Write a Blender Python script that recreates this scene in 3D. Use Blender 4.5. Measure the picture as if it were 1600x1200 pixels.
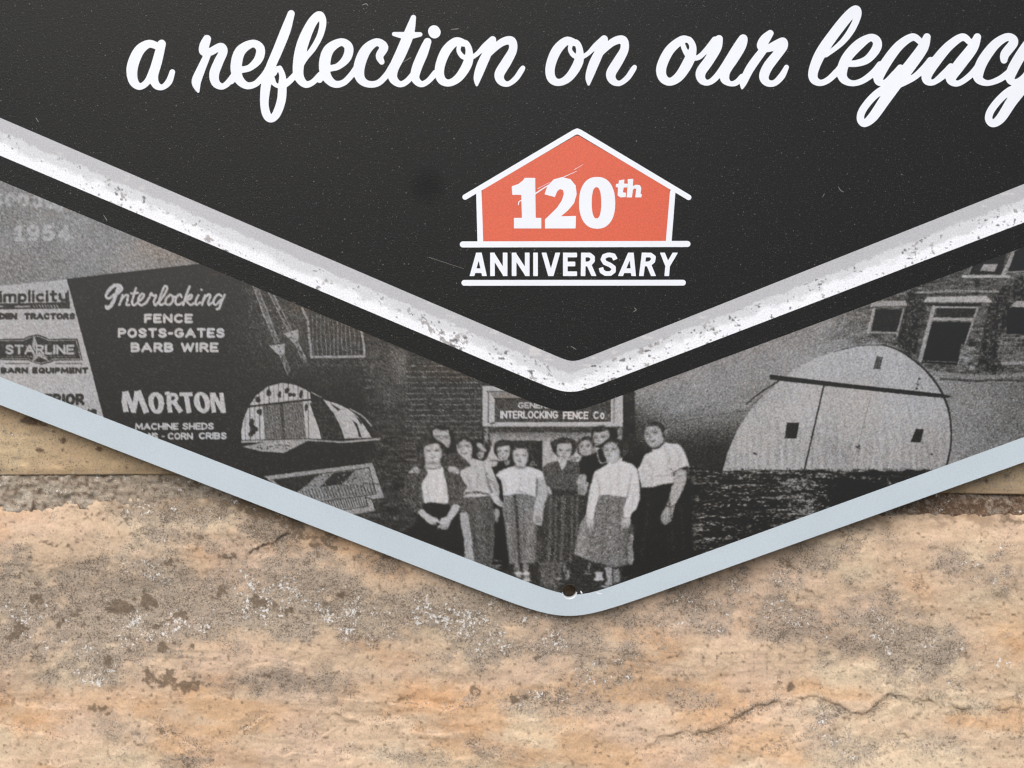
import bpy, math
import numpy as np

# ---------------- units: one picture pixel of the sign plane = S metres ----------------
S = 0.0003
D = 1450.0                                   # camera distance from the sign in the same units
ZC = 1.45
def W(x, y, d=0.0):                          # point seen at (x, y) and lying d units behind the sign face
    k = 1+d/D
    return ((x-800)*S*k, d*S, ZC+(600-y)*S*k)

scene = bpy.context.scene
for o in list(bpy.data.objects): bpy.data.objects.remove(o)
cam_d = bpy.data.cameras.new('camera'); cam = bpy.data.objects.new('camera', cam_d)
scene.collection.objects.link(cam); scene.camera = cam
cam.location = (0, -D*S, ZC); cam.rotation_euler = (math.radians(90), 0, 0)
cam_d.sensor_width = 36; cam_d.lens = 36*D/1600; cam_d.clip_start = 0.01; cam_d.clip_end = 200
cam_d.dof.use_dof = True; cam_d.dof.focus_distance = D*S; cam_d.dof.aperture_fstop = 22

SUN_EL, SUN_AZ = math.radians(48), math.radians(200)     # azimuth clockwise from +Y
wd = bpy.data.worlds.new('World'); scene.world = wd; wd.use_nodes = True
wn = wd.node_tree; wn.nodes.clear()
sky = wn.nodes.new('ShaderNodeTexSky'); sky.sky_type = 'NISHITA'; sky.sun_disc = False
sky.sun_elevation = SUN_EL; sky.sun_rotation = SUN_AZ; sky.air_density = 1.0; sky.dust_density = 3.0; sky.ozone_density = 1.0
bg = wn.nodes.new('ShaderNodeBackground'); bg.inputs[1].default_value = 0.11
wo = wn.nodes.new('ShaderNodeOutputWorld')
wn.links.new(sky.outputs[0], bg.inputs[0]); wn.links.new(bg.outputs[0], wo.inputs[0])
sl = bpy.data.lights.new('sun', 'SUN'); sl.energy = 1.7; sl.angle = math.radians(55); sl.color = (1, .96, .9)
so = bpy.data.objects.new('sun', sl); scene.collection.objects.link(so)
sd = (math.sin(SUN_AZ)*math.cos(SUN_EL), math.cos(SUN_AZ)*math.cos(SUN_EL), math.sin(SUN_EL))
import mathutils
so.rotation_euler = mathutils.Vector(sd).to_track_quat('Z', 'Y').to_euler(); so.location = (0, -2, 4)
scene.view_settings.view_transform = 'Standard'; scene.view_settings.look = 'None'
scene.view_settings.exposure = 0.54; scene.view_settings.gamma = 1
scene.render.engine = 'CYCLES'; scene.cycles.pixel_filter_type = 'BLACKMAN_HARRIS'; scene.cycles.filter_width = 1.3

# ---------------- helpers ----------------
def tag(o, label=None, cat=None, group=None, kind=None):
    if label: o['label'] = label
    if cat: o['category'] = cat
    if group: o['group'] = group
    if kind: o['kind'] = kind
    return o
def empty(name, loc):
    o = bpy.data.objects.new(name, None); scene.collection.objects.link(o); o.location = loc; o.empty_display_size = .05
    return o
def link(name, me, mat, parent, label=None):
    o = bpy.data.objects.new(name, me); scene.collection.objects.link(o)
    if mat: me.materials.append(mat)
    if parent is not None:
        o.parent = parent
        if parent.type == 'EMPTY': o.matrix_parent_inverse = mathutils.Matrix.Translation(-parent.location)
    if label: o['label'] = label
    return o
def mesh_np(name, co, quads, col=None, msk=None, smooth=False):
    me = bpy.data.meshes.new(name); n = len(co); q = len(quads)
    me.vertices.add(n); me.vertices.foreach_set('co', np.ascontiguousarray(co, dtype=np.float32).ravel())
    me.loops.add(q*4); me.loops.foreach_set('vertex_index', np.ascontiguousarray(quads, dtype=np.int32).ravel())
    me.polygons.add(q); me.polygons.foreach_set('loop_start', np.arange(0, q*4, 4, dtype=np.int32))
    if smooth: me.polygons.foreach_set('use_smooth', np.ones(q, dtype=bool))
    me.update(calc_edges=True)
    for nm, a in (('col', col), ('msk', msk)):
        if a is not None:
            at = me.attributes.new(nm, 'FLOAT_COLOR', 'POINT')
            b = np.ones((n, 4), np.float32); b[:, :a.shape[1]] = a; at.data.foreach_set('color', b.ravel())
    return me
def grid_quads(ny, nx):
    i = np.arange(ny-1)[:, None]*nx+np.arange(nx-1)[None, :]
    return np.stack([i, i+nx, i+nx+1, i+1], -1)
def Wn(X, Y, Dp):
    k = 1+Dp/D
    return np.stack([(X-800)*S*k, Dp*S+0*X, ZC+(600-Y)*S*k], -1)
def lin(c):
    c = np.asarray(c, float)
    return np.where(c <= .04045, c/12.92, ((c+.055)/1.055)**2.4)
def rgb(r, g, b): return lin(np.array([r, g, b])/255.0)
def hsh(i, j, s):
    h = (i.astype(np.uint64)*np.uint64(73856093)) ^ (j.astype(np.uint64)*np.uint64(19349663)) ^ np.uint64(s*83492791+12345)
    h = (h ^ (h >> np.uint64(13)))*np.uint64(0x5bd1e995); h = h & np.uint64(0xffffffff)
    h = (h ^ (h >> np.uint64(15)))*np.uint64(0x27d4eb2d); h = h & np.uint64(0xffffffff)
    return ((h ^ (h >> np.uint64(14))) & np.uint64(0xffffff)).astype(float)/0xffffff*2-1
def vn(x, y, s):
    xi = np.floor(x); yi = np.floor(y); fx = x-xi; fy = y-yi
    xi = xi.astype(np.int64)+100000; yi = yi.astype(np.int64)+100000
    fx = fx*fx*fx*(fx*(fx*6-15)+10); fy = fy*fy*fy*(fy*(fy*6-15)+10)
    a = hsh(xi, yi, s); b = hsh(xi+1, yi, s); c = hsh(xi, yi+1, s); d = hsh(xi+1, yi+1, s)
    return (a*(1-fx)+b*fx)*(1-fy)+(c*(1-fx)+d*fx)*fy
def fbm(X, Y, cx, cy, s, o=4, gain=.5, ang=0.0):
    ca, sa = math.cos(ang), math.sin(ang); U = X*ca+Y*sa; V = -X*sa+Y*ca
    r = 0; a = 1; t = 0
    for k in range(o):
        r = r+a*vn(U/cx+k*17.3, V/cy+k*9.1, s+k*7); t += a; a *= gain; cx /= 2.03; cy /= 2.03
    return r/t*1.6
def ridge(X, Y, cx, cy, s, o=3, ang=0.0):
    ca, sa = math.cos(ang), math.sin(ang); U = X*ca+Y*sa; V = -X*sa+Y*ca
    r = 0; a = 1
    for k in range(o):
        r = r+a*(1-np.abs(vn(U/cx, V/cy, s+k*5))*2); a *= .5; cx /= 2; cy /= 2
    return r/1.75
def sdf_mesh(name, f, bb, g, d0, d1=None, ins=0.0):
    """marching squares on f(X,Y)<0; sheet at depth d0, or solid d0..d1 with side walls"""
    nx = int(math.ceil((bb[2]-bb[0])/g))+1; ny = int(math.ceil((bb[3]-bb[1])/g))+1
    xs = bb[0]+g*np.arange(nx); ys = bb[1]+g*np.arange(ny); X, Y = np.meshgrid(xs, ys); F = f(X, Y)
    F = np.where(np.abs(F) < 1e-4, 1e-4, F); I = F < 0
    V = []; idx = {}; faces = []; rim = []
    def corner(j, i):
        k = (j, i)
        if k not in idx: idx[k] = len(V); V.append((xs[i], ys[j]))
        return idx[k]
    def edge(j0, i0, j1, i1):
        if (j1, i1) < (j0, i0): j0, i0, j1, i1 = j1, i1, j0, i0
        k = (j0, i0, j1, i1)
        if k not in idx:
            t = F[j0, i0]/(F[j0, i0]-F[j1, i1]); idx[k] = len(V)
            V.append((xs[i0]+(xs[i1]-xs[i0])*t, ys[j0]+(ys[j1]-ys[j0])*t))
        return idx[k]
    cnt = I[:-1, :-1].astype(int)+I[1:, :-1]+I[:-1, 1:]+I[1:, 1:]
    for j, i in zip(*np.nonzero(cnt)):
        c = [(j, i), (j+1, i), (j+1, i+1), (j, i+1)]
        if cnt[j, i] == 4: faces.append([corner(*p) for p in c]); continue
        poly = []; cuts = []
        for a in range(4):
            p, q = c[a], c[(a+1) % 4]; ia, ib = I[p], I[q]
            if ia: poly.append(corner(*p))
            if ia != ib:
                e = edge(*p, *q); poly.append(e); cuts.append((len(poly)-1, ia))
        if len(poly) >= 3: faces.append(poly)
        n = len(poly)
        for (k, ia) in cuts:
            if ia: rim.append((poly[k], poly[(k+1) % n]))
    V = np.array(V); n = len(V)
    if n == 0: return None
    co = Wn(V[:, 0], V[:, 1], np.zeros(n)); co[:, 1] = d0*S
    if d1 is None:
        co2 = co; fs = faces
    else:
        b = co.copy(); b[:, 1] = d1*S; co2 = np.vstack([co, b])
        fs = faces+[[v+n for v in reversed(q)] for q in faces]+[[b_, a_, a_+n, b_+n] for a_, b_ in rim]
    me = bpy.data.meshes.new(name); me.from_pydata(co2.tolist(), [], fs); me.update()
    return me
# ---------------- materials ----------------
def nt(name):
    m = bpy.data.materials.new(name); m.use_nodes = True; t = m.node_tree; t.nodes.clear()
    out = t.nodes.new('ShaderNodeOutputMaterial'); p = t.nodes.new('ShaderNodeBsdfPrincipled'); t.links.new(p.outputs[0], out.inputs[0])
    return m, t, p
def nd(t, ty, **kw):
    n = t.nodes.new(ty)
    for k, v in kw.items(): setattr(n, k, v)
    return n
def noise(t, scale, detail=2, rough=.5, vec=None, dist=0):
    n = nd(t, 'ShaderNodeTexNoise'); n.inputs['Scale'].default_value = scale; n.inputs['Detail'].default_value = detail
    n.inputs['Roughness'].default_value = rough; n.inputs['Distortion'].default_value = dist
    t.links.new(vec, n.inputs['Vector']); return n
def ramp(t, fac, a, b, ca=(0, 0, 0, 1), cb=(1, 1, 1, 1)):
    r = nd(t, 'ShaderNodeValToRGB'); r.color_ramp.elements[0].position = a; r.color_ramp.elements[1].position = b
    r.color_ramp.elements[0].color = ca; r.color_ramp.elements[1].color = cb; t.links.new(fac, r.inputs[0]); return r
def mathn(t, op, a, b=None, c=None):
    n = nd(t, 'ShaderNodeMath', operation=op)
    for k, v in enumerate((a, b, c)):
        if v is None: continue
        if isinstance(v, (int, float)): n.inputs[k].default_value = v
        else: t.links.new(v, n.inputs[k])
    return n.outputs[0]
def mix(t, fac, a, b, bt='MIX'):
    n = nd(t, 'ShaderNodeMix', data_type='RGBA', blend_type=bt)
    for k, v in ((0, fac), (6, a), (7, b)):
        if isinstance(v, (int, float)): n.inputs[k].default_value = v
        elif isinstance(v, (tuple, list, np.ndarray)): n.inputs[k].default_value = (float(v[0]), float(v[1]), float(v[2]), 1)
        else: t.links.new(v, n.inputs[k])
    return n.outputs[2]
def print_mat(name, color=None, grain=.10, rough=.42, spec=.5, speck=0.0, bump=.12, gs=1500, dark_spot=None):
    """ink on a textured plastic laminate: colour, fine printing grain, sparkle painted as pale specks, orange peel"""
    m, t, p = nt(name); tc = nd(t, 'ShaderNodeTexCoord'); v = tc.outputs['Object']
    if color is None:
        a = nd(t, 'ShaderNodeAttribute', attribute_name='col'); base = a.outputs['Color']
    else:
        a = nd(t, 'ShaderNodeRGB'); a.outputs[0].default_value = (*[float(q) for q in color], 1); base = a.outputs[0]
    n1 = noise(t, gs, 1.5, .6, v); f = mathn(t, 'MULTIPLY_ADD', n1.outputs[0], grain*5, 1-grain*2.5)
    base = mix(t, 1.0, base, f, 'MULTIPLY')
    n4 = noise(t, 26, 3, .6, v); f4 = mathn(t, 'MULTIPLY_ADD', n4.outputs[0], .16, .92); base = mix(t, 1.0, base, f4, 'MULTIPLY')
    if speck > 0:  # pale specks in the colour stand in for the laminate's sparkle
        n2 = noise(t, 900, 1, .5, v); r = ramp(t, n2.outputs[0], .70, .76)
        n3 = noise(t, 2100, 1, .5, v); r3 = ramp(t, n3.outputs[0], .68, .74)
        s_ = mathn(t, 'MULTIPLY', mathn(t, 'MAXIMUM', r.outputs[0], r3.outputs[0]), speck)
        n5 = noise(t, 1700, 2, .7, v); s_ = mathn(t, 'ADD', s_, mathn(t, 'MULTIPLY', ramp(t, n5.outputs[0], .42, .72).outputs[0], speck*.10))
        base = mix(t, s_, base, (.5, .49, .46))
    if dark_spot is not None:                     # a soft round spot, darker towards its centre
        vd = nd(t, 'ShaderNodeVectorMath', operation='DISTANCE'); t.links.new(v, vd.inputs[0]); vd.inputs[1].default_value = dark_spot[0]
        r = ramp(t, mathn(t, 'DIVIDE', vd.outputs[1], dark_spot[1]), .15, 1.0, (.35, .35, .35, 1), (1, 1, 1, 1)); r.color_ramp.interpolation = 'EASE'; base = mix(t, 1.0, base, r.outputs[0], 'MULTIPLY')
    t.links.new(base, p.inputs['Base Color']); p.inputs['Roughness'].default_value = rough; p.inputs['Specular IOR Level'].default_value = spec
    nb = noise(t, 1100, 2, .55, v); b = nd(t, 'ShaderNodeBump'); b.inputs['Strength'].default_value = bump; b.inputs['Distance'].default_value = .0002
    t.links.new(nb.outputs[0], b.inputs['Height']); t.links.new(b.outputs[0], p.inputs['Normal'])
    return m
def stone_mat(name, sp=1.0, flat=None):
    m, t, p = nt(name); tc = nd(t, 'ShaderNodeTexCoord'); v = tc.outputs['Object']
    a = nd(t, 'ShaderNodeAttribute', attribute_name='col'); k = nd(t, 'ShaderNodeAttribute', attribute_name='msk')
    sep = nd(t, 'ShaderNodeSeparateColor'); t.links.new(k.outputs['Color'], sep.inputs[0]); base = a.outputs['Color']
    g1 = noise(t, 160, 4, .62, v); base = mix(t, 1.0, base, mathn(t, 'MULTIPLY_ADD', g1.outputs[0], .5, .75), 'MULTIPLY')
    g2 = noise(t, 1100, 3, .65, v); base = mix(t, 1.0, base, mathn(t, 'MULTIPLY_ADD', g2.outputs[0], .6, .70), 'MULTIPLY')
    def speck(sc1, sc2, dens, col, base, lo, hi, k, w=.45, op=.85, gain=.38, o=.26):
        n1 = noise(t, sc1, 3, .65, v, .4); n2 = noise(t, sc2, 3, .7, v, .2)
        s = mathn(t, 'MULTIPLY_ADD', n2.outputs[0], 1-w, mathn(t, 'MULTIPLY', n1.outputs[0], w))
        s = mathn(t, 'ADD', s, mathn(t, 'MULTIPLY_ADD', dens, gain, -o))
        r = ramp(t, s, lo, hi); return mix(t, mathn(t, 'MULTIPLY', r.outputs[0], op), base, col)
    base = speck(150, 900, sep.outputs[2], rgb(158, 146, 132)*.95, base, .48, .56, 0, .30, .70, .15, .105)
    base = speck(230, 1300, sep.outputs[1], rgb(104, 94, 82)*.9, base, .54, .58, 1, .25, .75, .14, .085)
    base = speck(170, 760, sep.outputs[0], rgb(228, 228, 226)*.95, base, .53, .57, 2, .36, .85, .13, .125)
    t.links.new(base, p.inputs['Base Color']); p.inputs['Roughness'].default_value = .9; p.inputs['Specular IOR Level'].default_value = .25
    nb = noise(t, 420, 6, .68, v); b = nd(t, 'ShaderNodeBump'); b.inputs['Strength'].default_value = .6*sp; b.inputs['Distance'].default_value = .0007
    t.links.new(nb.outputs[0], b.inputs['Height']); t.links.new(b.outputs[0], p.inputs['Normal'])
    return m
# ======================= BEGIN PRINT =======================
# flat print of the sign: a small vector painter writing grey values on a grid
class Canvas:
    def __init__(s, x0, y0, x1, y1, g, v=0.1):
        s.x0, s.y0, s.g = x0, y0, g
        s.nx = int((x1-x0)/g)+1; s.ny = int((y1-y0)/g)+1
        s.X, s.Y = np.meshgrid(x0+g*np.arange(s.nx), y0+g*np.arange(s.ny))
        s.V = np.full(s.X.shape, float(v)); s.L = np.zeros(s.X.shape, int)
    def box(s, xa, ya, xb, yb, m):
        i0 = max(0, int((xa-m-s.x0)/s.g)); i1 = min(s.nx, int((xb+m-s.x0)/s.g)+2)
        j0 = max(0, int((ya-m-s.y0)/s.g)); j1 = min(s.ny, int((yb+m-s.y0)/s.g)+2)
        return slice(j0, max(j0, j1)), slice(i0, max(i0, i1))
    def blend(s, sl, d, v, soft, lab, op=1.0):
        X = s.X[sl]; Y = s.Y[sl]
        a = np.clip(0.5-d/(2*soft), 0, 1)*op
        if callable(v): v = v(X, Y)
        s.V[sl] = s.V[sl]*(1-a)+v*a
        if lab is not None:
            L = s.L[sl]; L[(d < 0.1)] = lab; s.L[sl] = L
    def fill(s, pts, v, soft=0.7, lab=None, sm=True, op=1.0):
        p = crom(pts, True, 5) if (sm and len(pts) > 4) else np.array(pts, float)
        sl = s.box(p[:, 0].min(), p[:, 1].min(), p[:, 0].max(), p[:, 1].max(), soft*2+1)
        if s.X[sl].size == 0: return
        s.blend(sl, sd_poly(s.X[sl], s.Y[sl], p), v, soft, lab, op)
    def stroke(s, pts, r, v, soft=0.7, lab=None, sm=True, op=1.0, butt=False):
        P = np.array([(q[0], q[1], (q[2] if len(q) > 2 else r)) for q in pts], float)
        if sm and len(P) > 2: P = crom(P, False, 6)
        m = P[:, 2].max()+soft*2+1
        sl = s.box(P[:, 0].min(), P[:, 1].min(), P[:, 0].max(), P[:, 1].max(), m)
        if s.X[sl].size == 0: return
        s.blend(sl, sd_path(s.X[sl], s.Y[sl], P, butt), v, soft, lab, op)
    def ell(s, cx, cy, rx, ry, v, ang=0, soft=0.7, lab=None, op=1.0):
        m = max(rx, ry); sl = s.box(cx-m, cy-m, cx+m, cy+m, soft*2+1)
        if s.X[sl].size == 0: return
        s.blend(sl, sd_ell(s.X[sl], s.Y[sl], cx, cy, rx, ry, ang), v, soft, lab, op)
    def text(s, txt, x0, x1, yt, yb, r, v, dy=0.0, slant=0.0, lab=None, soft=0.6, op=1.0, font=None, butt=False, gap=.26):
        for P in layout(txt, x0, x1, yt, yb, r, dy, slant, gap):
            s.stroke(P, r, v, soft, lab, False, op, butt)

def stp(x, a, b):
    t = np.clip((x-a)/(b-a), 0, 1); return t*t*(3-2*t)
def crom(P, closed, n):
    P = np.array(P, float); N = len(P); out = []
    rng_ = range(N) if closed else range(N-1)
    for i in rng_:
        if closed: a, b, c, d = P[i-1], P[i], P[(i+1) % N], P[(i+2) % N]
        else: a, b, c, d = P[max(i-1, 0)], P[i], P[i+1], P[min(i+2, N-1)]
        for k in range(n):
            t = k/n
            out.append(0.5*((2*b)+(c-a)*t+(2*a-5*b+4*c-d)*t*t+(3*b-a-3*c+d)*t**3))
    if not closed: out.append(P[-1])
    return np.array(out)
def sd_poly(X, Y, p):
    D = np.full(X.shape, 1e9); ins = np.zeros(X.shape, bool)
    for i in range(len(p)):
        ax, ay = p[i-1]; bx, by = p[i]
        ex, ey = bx-ax, by-ay; l2 = ex*ex+ey*ey
        if l2 < 1e-12: continue
        t = np.clip(((X-ax)*ex+(Y-ay)*ey)/l2, 0, 1)
        D = np.minimum(D, (X-ax-t*ex)**2+(Y-ay-t*ey)**2)
        if abs(ey) > 1e-12:
            ins ^= ((ay > Y) != (by > Y)) & (X < ex*(Y-ay)/ey+ax)
    D = np.sqrt(D); return np.where(ins, -D, D)
def sd_path(X, Y, P, butt=False):
    D = np.full(X.shape, 1e9)
    for i in range(len(P)-1):
        ax, ay, ar = P[i]; bx, by, br = P[i+1]
        ex, ey = bx-ax, by-ay; l2 = ex*ex+ey*ey
        if l2 < 1e-12: continue
        t = np.clip(((X-ax)*ex+(Y-ay)*ey)/l2, 0, 1)
        D = np.minimum(D, np.hypot(X-ax-t*ex, Y-ay-t*ey)-(ar+t*(br-ar)))
    if butt:
        for e, q in ((0, 1), (-1, -2)):
            ux, uy = P[e][0]-P[q][0], P[e][1]-P[q][1]; l = math.hypot(ux, uy) or 1
            dd = ((X-P[e][0])*ux+(Y-P[e][1])*uy)/l
            near = np.hypot(X-P[e][0], Y-P[e][1]) < 1.6*P[e][2]
            D = np.where(near & (dd > 0), np.maximum(D, dd), D)
    return D
def sd_ell(X, Y, cx, cy, rx, ry, ang=0):
    c, s_ = math.cos(ang), math.sin(ang)
    u = (X-cx)*c+(Y-cy)*s_; w = -(X-cx)*s_+(Y-cy)*c
    k = np.sqrt((u/rx)**2+(w/ry)**2)+1e-9
    return (k-1)*min(rx, ry)
def arc(cx, cy, rx, ry, a0, a1, n=10):
    return [(cx+rx*math.cos(math.radians(a0+(a1-a0)*k/n)), cy+ry*math.sin(math.radians(a0+(a1-a0)*k/n))) for k in range(n+1)]
# stroke font, y down 0..1
GL = {
 'A': (.78, [[(0, 1), (.39, 0), (.78, 1)], [(.16, .67), (.62, .67)]]),
 'B': (.6, [[(0, 0), (0, 1)], [(0, 0), (.3, 0)]+arc(.3, .24, .26, .24, -90, 90)+[(0, .48)], [(.3, .48)]+arc(.32, .74, .28, .26, -90, 90)+[(0, 1)]]),
 'C': (.66, [arc(.36, .5, .36, .5, -48, -312, 16)]),
 'D': (.66, [[(0, 0), (0, 1)], [(0, 0), (.25, 0)]+arc(.25, .5, .4, .5, -90, 90, 14)+[(0, 1)]]),
 'E': (.54, [[(.54, 0), (0, 0), (0, 1), (.54, 1)], [(0, .5), (.46, .5)]]),
 'F': (.52, [[(.52, 0), (0, 0), (0, 1)], [(0, .5), (.44, .5)]]),
 'G': (.7, [arc(.36, .5, .36, .5, -45, -330, 16)+[(.7, .56), (.42, .56)]]),
 'H': (.64, [[(0, 0), (0, 1)], [(.64, 0), (.64, 1)], [(0, .5), (.64, .5)]]),
 'I': (.0, [[(0, 0), (0, 1)]]),
 'K': (.64, [[(0, 0), (0, 1)], [(.6, 0), (0, .6)], [(.22, .42), (.64, 1)]]),
 'L': (.5, [[(0, 0), (0, 1), (.5, 1)]]),
 'M': (.86, [[(0, 1), (.06, 0), (.43, .8), (.8, 0), (.86, 1)]]),
 'N': (.66, [[(0, 1), (0, 0), (.66, 1), (.66, 0)]]),
 'O': (.7, [arc(.35, .5, .35, .5, 0, 360, 20)]),
 'P': (.56, [[(0, 1), (0, 0), (.28, 0)]+arc(.28, .27, .28, .27, -90, 90)+[(0, .54)]]),
 'Q': (.7, [arc(.35, .5, .35, .5, 0, 360, 20), [(.42, .7), (.7, 1.05)]]),
 'R': (.6, [[(0, 1), (0, 0), (.28, 0)]+arc(.28, .26, .28, .26, -90, 90)+[(0, .52)], [(.3, .52), (.62, 1)]]),
 'S': (.6, [[(.56, .18), (.46, .05), (.3, 0), (.14, .04), (.04, .16), (.06, .32), (.2, .43), (.4, .53), (.54, .65), (.57, .8), (.46, .95), (.3, 1), (.12, .96), (.02, .82)]]),
 'T': (.62, [[(0, 0), (.62, 0)], [(.31, 0), (.31, 1)]]),
 'U': (.62, [[(0, 0), (0, .68)]+arc(.31, .7, .31, .3, 180, 0)+[(.62, 0)]]),
 'V': (.72, [[(0, 0), (.36, 1), (.72, 0)]]),
 'W': (1.0, [[(0, 0), (.25, 1), (.5, .1), (.75, 1), (1.0, 0)]]),
 'Y': (.7, [[(0, 0), (.35, .52), (.7, 0)], [(.35, .5), (.35, 1)]]),
 '1': (.34, [[(0, .18), (.2, 0), (.2, 1)], [(0, 1), (.4, 1)]]),
 '9': (.56, [arc(.28, .3, .28, .3, 0, 360, 14), [(.56, .3), (.54, .7), (.36, 1), (.1, .96)]]),
 '5': (.56, [[(.52, 0), (.06, 0), (.04, .45), (.28, .38), (.5, .5), (.55, .7), (.46, .92), (.25, 1), (.02, .9)]]),
 '4': (.6, [[(.42, 1), (.42, 0), (0, .7), (.6, .7)]]),
 '-': (.26, [[(0, .55), (.26, .55)]]), '.': (.0, [[(0, .97), (.01, 1)]]), ' ': (.22, []),
 'o': (.5, [arc(.25, .68, .25, .32, 0, 360, 14)]),
 'i': (.0, [[(0, .36), (0, 1)], [(0, .08), (0, .1)]]), 'l': (.0, [[(0, 0), (0, 1)]]),
 'm': (.72, [[(0, .36), (0, 1)], [(0, .5), (.12, .37), (.28, .37), (.36, .5), (.36, 1)], [(.36, .5), (.48, .37), (.64, .37), (.72, .5), (.72, 1)]]),
 'p': (.44, [[(0, .36), (0, 1.3)], arc(.22, .68, .22, .32, 0, 360, 14)]),
 'c': (.42, [arc(.24, .68, .24, .32, -50, -310, 12)]),
 't': (.34, [[(.14, .08), (.14, .9), (.34, 1)], [(0, .36), (.34, .36)]]),
 'y': (.46, [[(0, .36), (.04, .8), (.2, 1), (.42, .9)], [(.46, .36), (.46, 1.2), (.3, 1.32), (.06, 1.26)]]),
}
def layout(txt, x0, x1, yt, yb, r, dy=0.0, slant=0.0, gap=.26):
    h = yb-yt-2*r
    ws = [GL[c][0] for c in txt]
    tot = sum(ws)+gap*(len(txt)-1)
    k = (x1-x0-2*r)/max(tot, 1e-6); out = []; cx = 0
    for c, w in zip(txt, ws):
        for st in GL[c][1]:
            P = []
            for (u, q) in st:
                xx = x0+r+(cx+u)*k; yy = yt+r+q*h
                P.append((xx+(yb-yy)*slant, yy+(xx-x0)*dy, r))
            out.append(P)
        cx += w+gap
    return out
def vnoise(shape, cell, seed, octaves=1, gain=.5):
    rg = np.random.default_rng(seed); out = np.zeros(shape); amp = 1; tot = 0
    cx, cy = cell if isinstance(cell, tuple) else (cell, cell)
    for o in range(octaves):
        gx = int(shape[1]/cx)+3; gy = int(shape[0]/cy)+3
        G = rg.standard_normal((gy, gx))
        ox, oy = rg.random(2)
        xs = np.arange(shape[1])/cx+ox; ys = np.arange(shape[0])/cy+oy
        xi = xs.astype(int); yi = ys.astype(int); fx = xs-xi; fy = ys-yi
        fx = fx*fx*(3-2*fx); fy = fy*fy*(3-2*fy)
        xi = np.minimum(xi, gx-2); yi = np.minimum(yi, gy-2)
        r0 = G[yi][:, xi]*(1-fx)+G[yi][:, xi+1]*fx
        r1 = G[yi+1][:, xi]*(1-fx)+G[yi+1][:, xi+1]*fx
        out += amp*(r0*(1-fy)[:, None]+r1*fy[:, None]); tot += amp*amp
        amp *= gain; cx = max(cx/2, 1); cy = max(cy/2, 1)
    return out/math.sqrt(tot)
def smin(a, b, k):
    m = np.minimum(a, b); return m-k*np.log(np.exp(-(a-m)/k)+np.exp(-(b-m)/k))
def vee(x, a, b, c, d, k):
    x = np.asarray(x, float); return smin(a+b*x, c+d*(1600-x), k)
e_panel = lambda x: vee(x, 184, .4285, 287.5, .397, 5)      # black panel / grey stripe
e_grey = lambda x: vee(x, 206, .4255, 311, .388, 5)         # grey / cream
e_silver = lambda x: vee(x, 243, .4225, 347.5, .3825, 10)   # stripe / shadow band
e_band = lambda x: vee(x, 282, .417, 386, .369, 12)         # shadow band / old photo
e_in = lambda x: vee(x, 589, .389, 683, .3625, 13)          # old photo / border
e_out = lambda x: vee(x, 632.5, .3875, 722, .356, 20)       # border / wall
HOLE = (890.0, 924.6, 10.4)
LABELS = {}
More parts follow.
